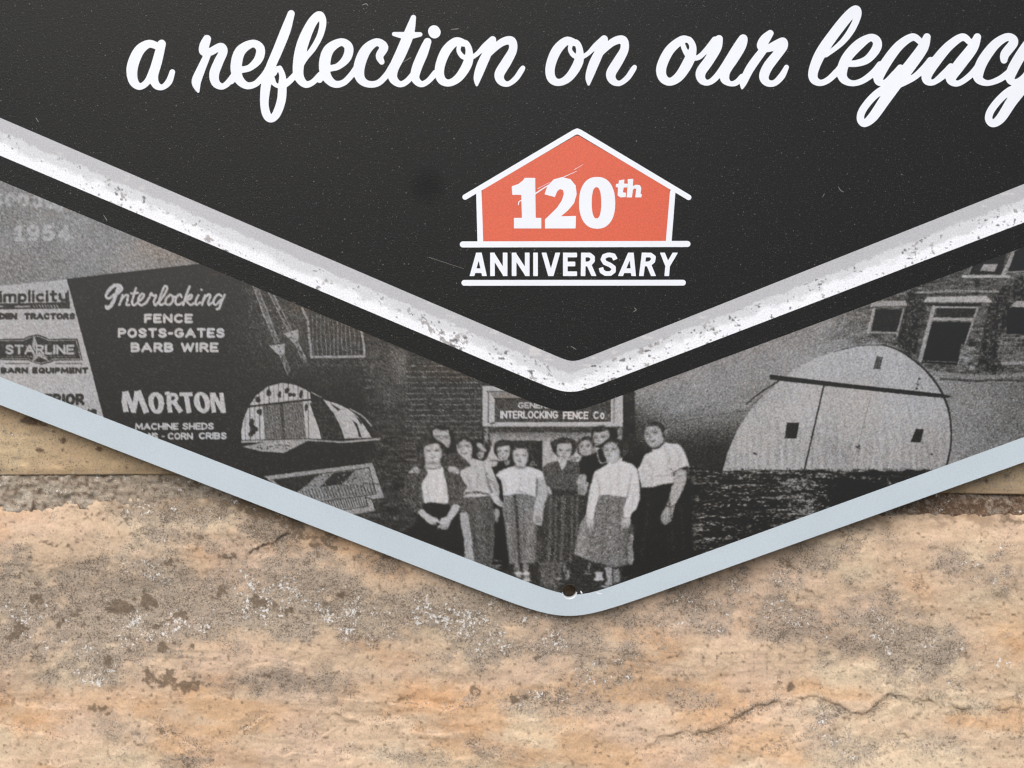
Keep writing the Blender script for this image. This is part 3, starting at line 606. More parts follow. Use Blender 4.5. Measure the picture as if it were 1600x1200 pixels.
    C.fill(c3((1010, 560), (1020, 440), (1085, 365), (1190, 348), (1300, 380), (1380, 470), (1400, 545), (1345, 600), (1290, 660), (1150, 650), (1040, 620)), tex(.1, 0.020, 3), lab=q)
    C.fill([(930, 737), (948, 726), (951, 722), (958, 725), (970, 719), (975, 721), (988, 725), (995, 732), (998, 745), (1000, 766), (1000, 779), (994, 796), (987, 802), (985, 810), (974, 809), (975, 800), (974, 795), (980, 777), (965, 775.5), (950, 773.5), (937, 774), (930, 795), (927, 812), (917, 810), (916, 800), (922, 760)], tex(.88, .02, 1), lab=q, sm=False)
    face(c3, c3((1022, 520), (1055, 432), (1150, 408), (1225, 440), (1268, 520), (1288, 580), (1275, 680), (1205, 742), (1130, 732), (1080, 680), (1040, 600)), .72, q,
         [(1070, 530, 38, 26), (1185, 520, 48, 24)], ([(1085, 618), (1150, 632)], 14, .2), (1120, 585, 18, 12), .13)
    C.stroke([(979.5, 777), (981, 770)], .4, .4, sm=False)
    C.fill([(918, 811), (927, 812), (927.5, 822), (924, 828), (921, 826), (917, 819)], .76, lab=q); C.stroke([(923, 818), (923.5, 826)], .5, .3, sm=False)
    C.fill(c8((235, 695), (350, 690), (352, 780), (335, 825), (300, 850), (215, 842), (200, 780)), .76, lab=q, sm=False)
    for k in range(3): C.stroke(c8((245+k*34, 780), (240+k*36, 845)), .45, .25, sm=False)
    C.stroke(c8((240, 690), (345, 692)), .5, .4, sm=False)
    C.fill(c7((855, 765), (960, 770), (960, 880), (965, 1000), (940, 1050), (850, 1030), (890, 960), (870, 880)), .6, lab=q)
    C.fill(c7((985, 790), (1075, 800), (1090, 990), (990, 1020)), .5, lab=q, soft=1.2); C.fill(c7((690, 845), (820, 840), (810, 900), (830, 960), (760, 975), (680, 968), (715, 900)), .76, lab=q)
    C.stroke(c7((800, 1060), (900, 1072)), 1, .75); C.stroke(c7((610, 700), (600, 800)), 1.2, .5); C.stroke(c7((545, 860), (630, 865)), .7, .7); C.stroke(c7((560, 825), (620, 830)), .5, .6)
    C.fill(c7((1250, 270), (1305, 275), (1285, 400), (1290, 520), (1325, 560), (1320, 700), (1215, 700), (1220, 480)), tex(.52, .08, 3))
    q = L('person', 'woman in a short sleeved shirt and dark skirt, rightmost in the old photo')
    C.fill(c8((515, 215), (700, 212), (880, 165), (1010, 158), (1100, 200), (1180, 280), (1200, 600), (1230, 1000), (1230, 1300), (300, 1650), (400, 1350), (405, 960), (420, 700), (500, 400), (503, 250)), tex(.055, 0.006, 3), lab=q, sm=False)
    C.fill(c4((550, 260), (560, 180), (610, 125), (710, 92), (810, 105), (890, 170), (925, 250), (900, 340), (850, 330), (700, 300)), tex(.1, 0.020, 3), lab=q)
    C.ell(*c4((905, 255))[0], 2.3, 5, .5, .2)
    face(c4, c4((565, 260), (590, 178), (680, 160), (780, 168), (838, 240), (860, 320), (880, 385), (830, 440), (745, 490), (665, 480), (600, 400), (570, 330)), .64, q,
         [(612, 282, 36, 20), (730, 255, 56, 25)], ([(640, 388), (700, 398), (765, 372)], 15, .13), (660, 330, 22, 16), .12)
    C.fill(c4((580, 600), (690, 562), (695, 515), (745, 525), (820, 465), (900, 405), (960, 430), (1080, 430), (1150, 480), (1200, 570), (1240, 680), (1275, 800), (1230, 792), (1130, 825), (1010, 890), (1040, 960), (1020, 1045), (880, 1062), (800, 1082), (700, 1112), (530, 1117), (500, 1000), (480, 900), (462, 835), (520, 740)), tex(.84, .02, 1), lab=q, sm=False)
    C.fill(c8((1050, -20), (1130, -70), (1225, -50), (1226, 100), (1180, 230), (1100, 400), (1040, 490), (1022, 600), (990, 740), (930, 782), (892, 806), (840, 762), (820, 690), (850, 610), (910, 510), (950, 400), (1000, 200), (1020, 150)), tex(.68, 0.025, 3), lab=q, sm=False)
    C.stroke(c4((1010, 890), (1130, 828), (1235, 790)), .7, .12); C.stroke(c4((1000, 930), (1035, 890)), 1, .35); C.stroke(c4((730, 515), (800, 490), (880, 420)), .9, .12)
    C.stroke(c4((960, 650), (955, 720)), .6, .5); C.ell(*c4((985, 830))[0], 1.3, 1.8, .35); C.stroke(c8((910, 505), (970, 520), (1032, 508)), .7, .25)
    for k in range(3): C.stroke(c8((865+k*42, 660), (850+k*42, 760)), .5, .2, sm=False)
    # soft folds in the clothes and light in the hair
    for P, r, v, o in (([(931, 742), (936, 758), (937, 774)], 1.3, .62, .6), ([(986, 742), (983, 760), (981, 776)], 1.3, .6, .6), ([(950, 735), (955, 755), (952, 772)], 2, .78, .6), ([(968, 730), (966, 755), (970, 773)], 2.2, .76, .6), ([(905+20, 770), (921, 790), (919, 806)], 1.2, .72, .6), ([(990, 770), (988, 790), (982, 800)], 1.4, .7, .6),
                       ([(784, 748), (790, 760), (789, 772)], 1.4, .68, .6), ([(812, 740), (814, 755), (808, 770)], 2, .76, .6), ([(828, 742), (826, 758), (830, 770)], 1.8, .74, .6), ([(838, 748), (838.5, 760), (837.5, 774)], 1, .4, .8), ([(671, 742), (668, 760), (672, 782)], 2, .76, .6), ([(692, 745), (695, 765), (694, 784)], 2, .74, .6), ([(681, 740), (683, 760), (681, 783)], 1.6, .78, .5),
                       ([(742, 728), (748, 745), (744, 765)], 2.4, .62, .6), ([(730, 745), (735, 755), (736, 768)], 2.4, .6, .6), ([(756, 724), (758, 740), (762, 760)], 1.6, .6, .6), ([(1010, 720), (1020, 735), (1016, 755)], 2.4, .72, .6), ([(1040, 700), (1045, 718), (1042, 738)], 2.6, .7, .6), ([(1056, 700), (1062, 715), (1060, 728)], 2, .7, .6), ([(1005, 735), (1008, 748), (1004, 758)], 2, .7, .6), ([(1026, 742), (1040, 744), (1052, 738)], 1.4, .62, .6),
                       ([(950, 782), (946, 820), (940, 868)], 1.6, .30, .6), ([(968, 785), (969, 820), (966, 872)], 1.8, .30, .6), ([(958, 800), (958, 840), (955, 875)], 1.8, .5, .5), ([(930, 815), (924, 845), (916, 868)], 1.6, .34, .6), ([(800, 785), (801, 820), (804, 872)], 1.4, .3, .6), ([(824, 785), (825, 820), (826, 870)], 1.4, .56, .5), ([(818, 785), (818, 820), (819, 870)], 1.2, .34, .6),
                       ([(745, 785), (748, 820), (752, 868)], 2.2, .34, .5), ([(762, 785), (764, 820), (764, 868)], 1.6, .16, .6), ([(737, 800), (742, 840), (748, 870)], 1.6, .18, .6), ([(1012, 770), (1010, 820), (1002, 870)], 2.4, .11, .6), ([(1045, 780), (1050, 820), (1052, 860)], 2, .12, .6), ([(1064, 790), (1067, 830), (1066, 860)], .8, .2, .5)):
        C.stroke(P, r, v, soft=1.5, op=o)
    for (x0, y0, w_, h_, n_) in ((655, 688, 34, 12, 16), (690, 664, 20, 6, 5), (714, 688, 24, 8, 8), (757, 690, 10, 8, 6), (773, 690, 22, 6, 8), (800, 698, 26, 6, 10), (862, 686, 38, 9, 16), (904, 684, 20, 4, 5), (928, 668, 22, 6, 6), (944, 688, 32, 8, 14), (1008, 662, 28, 8, 12), (655, 705, 6, 20, 7), (692, 705, 6, 22, 8), (744, 700, 5, 12, 4), (972, 695, 8, 14, 6)):
        for k in range(int(n_*1.6)):
            a_ = math.pi*(1+rg.random())+.3*rg.normal(); C.ell(x0+w_/2+(w_/2+.5)*math.cos(a_), y0+h_*.9+(h_*.9+.5)*math.sin(a_), 1.3+1.4*rg.random(), 1.1+1.2*rg.random(), .07+.06*rg.random(), rg.random()*3, soft=1.0, op=.8)
        for k in range(n_):
            x = x0+rg.random()*w_; y = y0+rg.random()*h_; C.stroke([(x, y), (x+1.5*rg.normal(), y+1.2*rg.normal()), (x+2*rg.normal(), y+2*rg.normal())], .55, .34+.14*rg.random(), soft=.9, op=.6)
    # the enlarged group is a little out of focus
    j0, j1, i0, i1 = [int(v_) for v_ in ((664-C.y0)/g, (935-C.y0)/g, (640-C.x0)/g, (1090-C.x0)/g)]
    for _ in range(2):
        S_ = C.V[j0-1:j1+1, i0-1:i1+1]; C.V[j0:j1, i0:i1] = .36*S_[1:-1, 1:-1]+.11*(S_[:-2, 1:-1]+S_[2:, 1:-1]+S_[1:-1, :-2]+S_[1:-1, 2:])+.05*(S_[:-2, :-2]+S_[2:, 2:]+S_[2:, :-2]+S_[:-2, 2:])
    # ---- lettering and drawings on the board
    hatch = lambda a, b, n, r, v, op=1: [C.stroke([(a[0][0]+(a[1][0]-a[0][0])*k/n, a[0][1]+(a[1][1]-a[0][1])*k/n), (b[0][0]+(b[1][0]-b[0][0])*k/n, b[0][1]+(b[1][1]-b[0][1])*k/n)], r, v, sm=False, op=op) for k in range(n+1)]
    q = L('lettering', 'script word Interlocking on the dark board')
    I = [[(735, 715, 9), (760, 690, 9), (750, 665, 10), (715, 665, 11), (680, 695, 11), (662, 730, 9), (680, 745, 8), (715, 720, 8)], [(745, 668, 12), (725, 720, 12), (700, 780, 12), (672, 805, 12), (662, 795, 9)],
         [(765, 725), (758, 755), (745, 785)], [(758, 750), (785, 725), (800, 728), (795, 760), (790, 785), (808, 785)],
         [(850, 680), (835, 730), (825, 770), (835, 788), (855, 775)], [(820, 715), (862, 710)],
         [(865, 765), (890, 745), (900, 722), (885, 718), (865, 745), (865, 775), (885, 788), (915, 770)],
         [(915, 770), (935, 735), (945, 712), (955, 728), (975, 727), (962, 765), (970, 788), (990, 768)],
         [(990, 770), (1025, 725), (1045, 680), (1030, 670), (1010, 710), (995, 760), (1002, 785), (1025, 778)],
         [(1065, 722), (1040, 745), (1035, 775), (1055, 785), (1078, 765), (1080, 735), (1065, 722)], [(1080, 735), (1100, 735)],
         [(1135, 735), (1125, 720), (1105, 735), (1095, 765), (1110, 785), (1140, 772)],
         [(1185, 670), (1165, 720), (1145, 785)], [(1160, 755), (1185, 725), (1200, 728), (1190, 748), (1165, 758), (1190, 785), (1212, 775)],
         [(1240, 725), (1222, 765), (1228, 785), (1250, 770)], [(1258, 690), (1260, 692)],
         [(1282, 725), (1262, 785)], [(1270, 755), (1300, 722), (1315, 728), (1302, 765), (1305, 785), (1325, 772)],
         [(1385, 730), (1365, 720), (1340, 745), (1335, 775), (1352, 783), (1378, 755)], [(1405, 722), (1385, 765), (1370, 805), (1355, 812)]]
    for P in I: C.stroke(cl(*[(p[0], p[1]-(0), (p[2] if len(p) > 2 else 7.5)) for p in P]), 2.0, .78, lab=q)
    q = L('lettering', 'word FENCE on the dark board'); C.text('FENCE', 225, 301.5, 490, 505, 2.1, .80, lab=q, gap=.34)
    q = L('lettering', 'line POSTS - GATES on the dark board'); C.text('POSTS-GATES', 184, 351.5, 512.5, 528, 2.1, .80, lab=q, gap=.34)
    q = L('lettering', 'line BARB WIRE on the dark board'); C.text('BARB WIRE', 204, 341.5, 535, 550.5, 2.1, .80, lab=q, gap=.34)
    q = L('lettering', 'large word MORTON on the dark board')
    for P, r in (([(290, 335), (282, 430), (300, 535)], 26), ([(300, 330), (340, 440), (380, 540)], 24), ([(370, 540), (395, 430), (410, 330)], 26), ([(420, 325), (460, 430), (505, 545)], 29)): C.stroke(cm(*P), r/6.4, .78, sm=False, lab=q, butt=True)
    C.fill(cm((600, 336), (660, 370), (682, 440), (665, 520), (620, 556), (560, 530), (526, 450), (535, 370)), .78, lab=q); C.fill(cm((595, 375), (618, 420), (622, 480), (605, 515), (585, 480), (575, 420)), .08, lab=None)
    for P, r in (([(690, 350), (735, 345)], 14), ([(730, 355), (728, 440), (742, 540)], 24), ([(735, 362), (790, 362), (810, 395), (790, 430), (740, 440)], 17), ([(775, 430), (850, 535)], 24),
                 ([(838, 360), (965, 358)], 19), ([(900, 360), (915, 450), (932, 545)], 25), ([(1160, 345), (1165, 440), (1180, 540)], 22), ([(1170, 350), (1270, 535)], 22), ([(1252, 345), (1265, 440), (1282, 545)], 21)): C.stroke(cm(*P), r/6.4, .78, sm=False, lab=q, butt=True)
    C.fill(cm((1055, 335), (1110, 365), (1140, 430), (1130, 510), (1085, 548), (1030, 530), (985, 470), (982, 390), (1010, 345)), .78, lab=q); C.fill(cm((1050, 372), (1075, 410), (1090, 470), (1080, 505), (1055, 490), (1038, 430), (1035, 385)), .08)
    q = L('lettering', 'line MACHINE SHEDS on the dark board'); C.text('MACHINE SHEDS', 211, 334.5, 661, 672, 1.35, .78, dy=-.005, lab=q)
    q = L('lettering', 'line ending CORN CRIBS on the dark board'); C.text('NS', 231.5, 247, 676, 687, 1.35, .76, lab=q); C.text('-', 252, 257.5, 676, 687, 1.1, .6, lab=q)
    C.text('CORN', 262, 301.5, 676, 687, 1.35, .78, lab=q); C.text('CRIBS', 310.5, 354.5, 675.5, 686.5, 1.35, .78, lab=q)
    q = L('drawing', 'drawing of two pointed fence posts on the dark board')
    for (a, b) in (((205, 45), (262, 200)), ((262, 200), (300, 320)), ((285, 260), (400, 545)), ((250, 60), (435, 545))): C.stroke(cb(a, b), .8, .6, sm=False, lab=q)
    C.fill(cb((205, 45), (245, 50), (435, 540), (400, 550), (290, 280)), tex(.42, .2, 3), sm=False, op=.7, lab=q)
    C.fill(cb((340, 95), (385, 110), (545, 430), (515, 440)), tex(.3, .2, 3), sm=False, op=.7, lab=q)
    for (a, b) in (((338, 95), (515, 440)), ((385, 112), (545, 430)), ((440, 660), (510, 825)), ((480, 655), (530, 790)), ((575, 550), (640, 700)), ((605, 545), (680, 705))): C.stroke(cb(a, b), .7, .6, sm=False, lab=q)
    C.fill(cb((575, 550), (605, 545), (682, 700), (678, 728), (635, 700)), tex(.38, .2, 3), sm=False, op=.8, lab=q); C.fill(cb((440, 660), (480, 655), (532, 790), (520, 828), (500, 800)), tex(.34, .2, 3), sm=False, op=.8, lab=q)
    C.fill(cb((345, 572), (488, 553), (482, 650), (430, 656)), .64, sm=False, lab=q); C.fill(cb((473, 462), (608, 424), (608, 530), (560, 545)), .64, sm=False, lab=q)
    for (x, y) in ((430, 582), (445, 625), (545, 465), (570, 512)): C.ell(360+x/5.714, 440+y/5.714, 1.1, .8, .12)
    rg = np.random.default_rng(21)
    for k in range(46):
        x = 330+rg.random()*300; y = 190+rg.random()*330; v_ = .25+.2*rg.random()
        C.stroke(cb((x, y), (x+25, y+rg.normal()*6-4), (x+50, y+rg.normal()*8)), .5, v_, op=.8)
    for k in range(260):
        x = 150+rg.random()*560; y = 60+rg.random()*520
        C.stroke(cb((x, y), (x+rg.normal()*18, y+rg.normal()*18)), .5, .3+.15*rg.random(), op=.5, sm=False)
    q = L('drawing', 'drawing of a wire fence panel on the dark board')
    C.stroke(cb((640, 240), (690, 340), (705, 500), (718, 620), (722, 672), (960, 672), (1196, 668), (1190, 560), (1170, 440)), 1.9, .58, sm=False, lab=q)
    for (a, b) in (((640, 240), (690, 340)), ((705, 520), (712, 560)), ((1172, 450), (1180, 500))): pass
    for k in range(12):
        x = 745+k*37; P = [(x-18+4*math.sin(k+j), 300+j*60+2*rg.normal()) for j in range(7)]
        P = [(px+j*3, py) for j, (px, py) in enumerate(P)]; C.stroke(cb(*[p for p in P if p[1] < 662]), .55, .5, lab=q, op=.85)
    for y in (380, 465, 545, 605): C.stroke(cb((715, y), (900, y+4), (1160, y)), .45, .34, op=.7)
    for y in (340, 400, 460, 520, 580, 610): C.ell(360+700/5.714, 440+y/5.714, 2.4, 1.2, .1, op=.6)
    for k in range(70):
        x = 600+rg.random()*680; C.ell(360+x/5.714, 440+(745+rg.normal()*5)/5.714, 1, .6, .32, op=.7)
    q = L('drawing', 'drawing of a round roofed machine shed on the dark board')
    A = cs((90, 556), (85, 470), (100, 380), (140, 280), (200, 190), (290, 120), (400, 90), (500, 105), (560, 130), (620, 165), (628, 220), (640, 300), (690, 440), (712, 528), (600, 540))
    C.fill(A, .74, sm=False, lab=q)
    for k in range(14):
        x = 110+k*38; C.stroke(cs((x, 100), (x+2, 250), (x+8, 545)), .55, .1, sm=False, op=.9 if k % 2 else .5)
    C.fill(cs((0, 60), (400, 60), (400, 89), (290, 119), (200, 189), (140, 279), (100, 379), (84, 470), (60, 470)), .08, sm=False); C.fill(cs((400, 60), (640, 60), (640, 160), (560, 128), (500, 103), (400, 88)), .08, sm=False)
    C.fill(cs((250, 262), (560, 240), (592, 540), (278, 545)), .48, sm=False, lab=q); hatch(cs((255, 262), (560, 240)), cs((280, 543), (590, 540)), 26, .42, .15)
    C.fill(cs((385, 255), (412, 253), (432, 540), (405, 540)), .15, sm=False, op=.8)
    for (x, y, rx, ry) in ((215, 230, 6, 5), (300, 170, 5, 7), (378, 180, 3.4, 5), (440, 150, 5, 6), (475, 185, 5, 5), (555, 170, 4, 7), (165, 400, 6, 8), (180, 460, 7, 7), (230, 320, 4, 6), (150, 500, 4, 5), (590, 290, 3, 8)):
        for j in range(3): C.ell(360+(x+rg.normal()*8)/5, 580+(y+rg.normal()*9)/5, rx*.6, ry*.6, .1)
    C.fill(cs((620, 250), (720, 228), (800, 320), (860, 430), (888, 526), (712, 526), (690, 440), (650, 340)), tex(.12, .05, 3), sm=False, lab=q)
    C.fill(cs((724, 222), (830, 252), (920, 295), (990, 350), (1050, 430), (1106, 520), (890, 526), (860, 430), (800, 320)), 0.72, sm=False, lab=q)
    C.fill(cs((950, 380), (990, 410), (1025, 515), (1005, 515), (985, 440)), .1, sm=False); C.fill(cs((780, 245), (860, 300), (840, 310), (800, 275)), .12, sm=False); C.fill(cs((975, 345), (1030, 400), (1020, 420)), .12, sm=False)
    C.stroke(cs((935, 295), (1030, 350), (1100, 425)), 1.3, .55); C.stroke(cs((635, 165), (680, 190), (730, 215)), .8, .6)
    C.stroke(cs((140, 277), (400, 247), (720, 212)), 1.6, .08, sm=False)
    C.stroke(cs((92, 552), (300, 545), (600, 536), (885, 553), (1165, 530)), 1.5, .62, sm=False, lab=q); C.stroke(cs((92, 541), (600, 528), (885, 545)), .6, .1, sm=False)
    C.fill(cs((98, 590), (270, 552), (605, 543), (418, 638), (230, 625)), .62, sm=False, lab=q)
    for k in range(34): C.ell(360+(200+rg.random()*260)/5, 580+(575+rg.random()*35)/5, 1.2*rg.random()+.3, .6, .15)
    q = L('drawing', 'framed drawing of a corn crib at the foot of the dark board')
    C.fill(cs((262, 822), (1110, 716), (1200, 988), (1100, 1000), (1132, 1090), (900, 1130), (500, 1010)), .58, sm=False, lab=q)
    C.fill(cs((328, 848), (1082, 754), (1142, 960), (700, 1022), (500, 960)), .5, sm=False)
    C.fill(cs((330, 850), (690, 805), (610, 880), (520, 945), (400, 905)), .1, sm=False); C.fill(cs((805, 795), (975, 775), (870, 885), (700, 905)), .1, sm=False)
    for k in range(50): C.ell(360+(640+rg.random()*420)/5, 580+(800+rg.random()*110)/5, .5+1.8*rg.random(), .9, .14 if k % 3 else .5, rg.random()*3)
    hatch(cs((560, 930), (1110, 870)), cs((590, 1000), (1135, 955)), 22, .55, .12)
    C.stroke(cs((328, 848), (1082, 754), (1142, 960), (700, 1022)), .6, .1, sm=False); hatch(cs((740, 1010), (1050, 975)), cs((770, 1075), (1070, 1050)), 16, .6, .15); C.stroke(cs((1055, 975), (1075, 1055), (880, 1085)), .6, .1, sm=False)
    C.stroke(cs((1110, 880), (1190, 885)), .7, .1, sm=False); C.stroke(cs((1100, 1000), (1060, 985)), .6, .1, sm=False)
    # ---- pale sheet on the far left
    q = L('pale_board_picture', 'pale advertising board at the left edge of the old photo')
    C.fill([(-130, 458), (0, 446), (105, 436), (144, 580), (164, 660), (164, 700), (-130, 700)], tex(.72, .015, 1), sm=False, lab=q)
    C.stroke([(105, 436), (144, 580), (165, 662)], .7, .05, sm=False); C.fill([(105, 436), (314, 412), (330, 416), (107, 440)], .04, sm=False, op=.8)
    dk = .12
    q = L('lettering', 'brand word ending in implicity on the pale board')
    C.text('S', -26, -8, 449, 474, 2.6, dk, lab=q); C.text('implicity', -1, 106, 453, 473, 2.1, dk, dy=-.012, lab=q)
    C.fill([(-40, 475), (109, 472), (109, 482), (-40, 484)], dk, sm=False, lab=q); C.stroke([(106, 455), (108, 480)], 1.3, dk, sm=False)
    for (a, b) in ((-30, 4), (24, 46)): C.stroke([(a, 479.5), (b, 478.6)], 1.2, .6, sm=False)
    for k in range(9): C.stroke([(52+k*4.6, 477), (54+k*4.6, 480)], .7, .6, sm=False)
    q = L('lettering', 'line ending TRACTORS on the pale board'); C.text('GAR', -37, -6, 489, 499.5, 1.9, dk); C.text('DEN', -2, 27, 489, 499.5, 1.9, dk, lab=q); C.text('TRACTORS', 37.5, 117.5, 489, 499.5, 1.75, dk, lab=q, gap=.36)
    q = L('star_logo', 'dark name plate with a star on the pale board')
    C.fill([(-20, 530), (37, 529), (45, 525), (60, 522.5), (72, 527), (76, 529.5), (121, 529), (129, 563), (85, 563.5), (78, 567), (64, 570), (50, 566), (45, 563), (2, 562.5), (-5, 560)], dk, sm=False, lab=q)
    C.stroke([(-20, 532.5), (36, 532), (46, 527.5), (60, 525.4), (70, 529), (76, 532), (119, 531.5), (126.5, 561)], .6, .62, sm=False); C.stroke([(2, 560.5), (44, 560.5), (52, 565), (63, 567.6), (76, 564.5), (84, 561), (126.5, 561)], .6, .62, sm=False)
    C.fill([(53, 524), (60, 541), (76, 538), (66, 550), (78, 566), (61, 557), (50, 566), (53, 551), (40, 541), (50, 540)], .66, sm=False)
    C.text('STARLINE', 8, 116, 538.5, 554, 2.6, dk); C.text('STARLINE', 8, 116, 538.5, 554, 1.75, .72)
    for k in range(18): C.stroke([(12+k*6, 557), (15+k*6, 557.3)], .5, .5, sm=False)
    for (a, b) in ((9, 44), (87, 128)):
        for x in np.arange(a, b, 4.2): C.stroke([(x, 568), (x+2.6, 568.2)], .8, .3, sm=False)
    q = L('lettering', 'line BARN EQUIPMENT on the pale board'); C.text('BARN EQUIPMENT', 1, 138, 574, 583.8, 1.6, dk, lab=q, gap=.34)
    q = L('lettering', 'cut off word ending ERIOR on the pale board'); C.text('SUPERIOR', 26, 132, 615, 633.5, 2.5, dk, lab=q, gap=.34); C.text('WAGONS', 70, 152, 639, 649, 1.7, dk, lab=q)
    q = L('lettering', 'faint date 1954 on the grey sky of the old photo'); C.text('1954', 23, 111, 351, 377, 3.0, .70, lab=q, soft=1.2, gap=.4)
    for k, (x, y) in enumerate(((-4, 312), (16, 312), (36, 313), (58, 314), (78, 315), (92, 320))): C.stroke(arc(x, y, 6, 8, 30+70*k, 290+70*k, 10), 3.0, .72, soft=1.8, sm=False, op=.8)
    C.ell(92, 409, 7, 1.6, .25, soft=1.5, op=.5)
    # brown cast of the print along the stripe
    return C
# ======================= END PRINT =======================
# ---------------- the stone wall ----------------
wall = empty('stone_wall', W(800, 2400, 60)); tag(wall, 'weathered peach and grey limestone block wall behind the sign', 'wall')
M_stone = stone_mat('limestone', 1.0); M_mortar = stone_mat('mortar', 1.5); M_cut = stone_mat('cut_limestone', .8)
def nonuni(a, da, b, db, c, e=None):
    """coarse a..b with step da, dense b..c with step db, coarse c..e"""
    L = [np.arange(a, b, da), np.arange(b, c, db)]
    if e is not None: L.append(np.arange(c, e+da, da))
    return np.concatenate(L)
def on_path(X, Y, pts, seed=0, jit=3.0):
    P = np.array(pts, float); rg = np.random.default_rng(seed); out = [P[0]]
    for a, b in zip(P[:-1], P[1:]):
        n = max(2, int(np.hypot(*(b-a))/9))
        for k in range(1, n+1): out.append(a+(b-a)*k/n+(rg.normal(size=2)*jit if k < n else 0))
    P = np.array(out); xs = X[0]; ys = Y[:, 0]; m = 46
    i0, i1 = np.searchsorted(xs, [P[:, 0].min()-m, P[:, 0].max()+m]); j0, j1 = np.searchsorted(ys, [P[:, 1].min()-m, P[:, 1].max()+m])
    sl = (slice(j0, j1), slice(i0, i1)); x = X[sl]; y = Y[sl]
    if x.size == 0: return sl, None, None
    Dm = np.full(x.shape, 1e9); sg = np.zeros(x.shape); L = len(P)-1; tt = np.zeros(x.shape)
    for k in range(L):
        ax, ay = P[k]; bx, by = P[k+1]; ex, ey = bx-ax, by-ay; l2 = ex*ex+ey*ey+1e-9
        t = np.clip(((x-ax)*ex+(y-ay)*ey)/l2, 0, 1); d = np.hypot(x-ax-t*ex, y-ay-t*ey)
        s = np.sign(ex*(y-ay)-ey*(x-ax)); u = d < Dm
        sg = np.where(u, s, sg); Dm = np.minimum(Dm, d); tt = np.where(u, (k+t)/L, tt)
    return sl, Dm*sg, np.clip(np.minimum(tt, 1-tt)*6, 0, 1)
def blob(X, Y, L, wob, noiz):
    r = np.zeros(X.shape)
    for (cx, cy, rx, ry, ang, amp) in L:
        c, s = math.cos(ang), math.sin(ang); u = (X-cx)*c+(Y-cy)*s; w = -(X-cx)*s+(Y-cy)*c
        r = np.maximum(r, amp*np.clip(1.25-np.sqrt((u/rx)**2+(w/ry)**2)+wob*noiz, 0, 1))
    return r
def mixc(C, c, a):
    a = np.clip(a, 0, 1)[..., None]; return C*(1-a)+np.asarray(c)*a
def sstep(x, a, b):
    t = np.clip((x-a)/(b-a), 0, 1); return t*t*(3-2*t)
PEACH = rgb(218, 188, 158); ORANGE = rgb(214, 172, 132); CREAM = rgb(228, 206, 174); PINK = rgb(216, 184, 160)
GREY = rgb(172, 154, 138); DBROWN = rgb(112, 94, 76); BROWN = rgb(140, 116, 92); SAND = rgb(204, 174, 138)
AK = np.array([.84, .875, .90])
def block(name, xs, ys, dfun, colfun, mat, label=None):
    X, Y = np.meshgrid(xs, ys); Dp = dfun(X, Y); col, msk = colfun(X, Y, Dp)
    # return edges: fold the outline back so the block is solid
    ny, nx = X.shape
    co = Wn(X, Y, Dp).reshape(-1, 3); q = grid_quads(ny, nx).reshape(-1, 4)
    ring = np.concatenate([np.arange(nx), np.arange(1, ny)*nx+nx-1, (ny-1)*nx+np.arange(nx-2, -1, -1), np.arange(ny-2, 0, -1)*nx])
    rb = co[ring].copy(); rb[:, 1] = .09; n = len(co); m = len(ring); k = np.arange(m); k2 = (k+1) % m
    q = np.vstack([q, np.stack([ring[k], ring[k2], n+k2, n+k], -1)])
    co = np.vstack([co, rb]); c = np.vstack([col.reshape(-1, 3), col.reshape(-1, 3)[ring]]); mk = np.vstack([msk.reshape(-1, 3), msk.reshape(-1, 3)[ring]])
    me = mesh_np(name, co, q, c*AK, mk, smooth=True)
    return link(name, me, mat, wall, label)
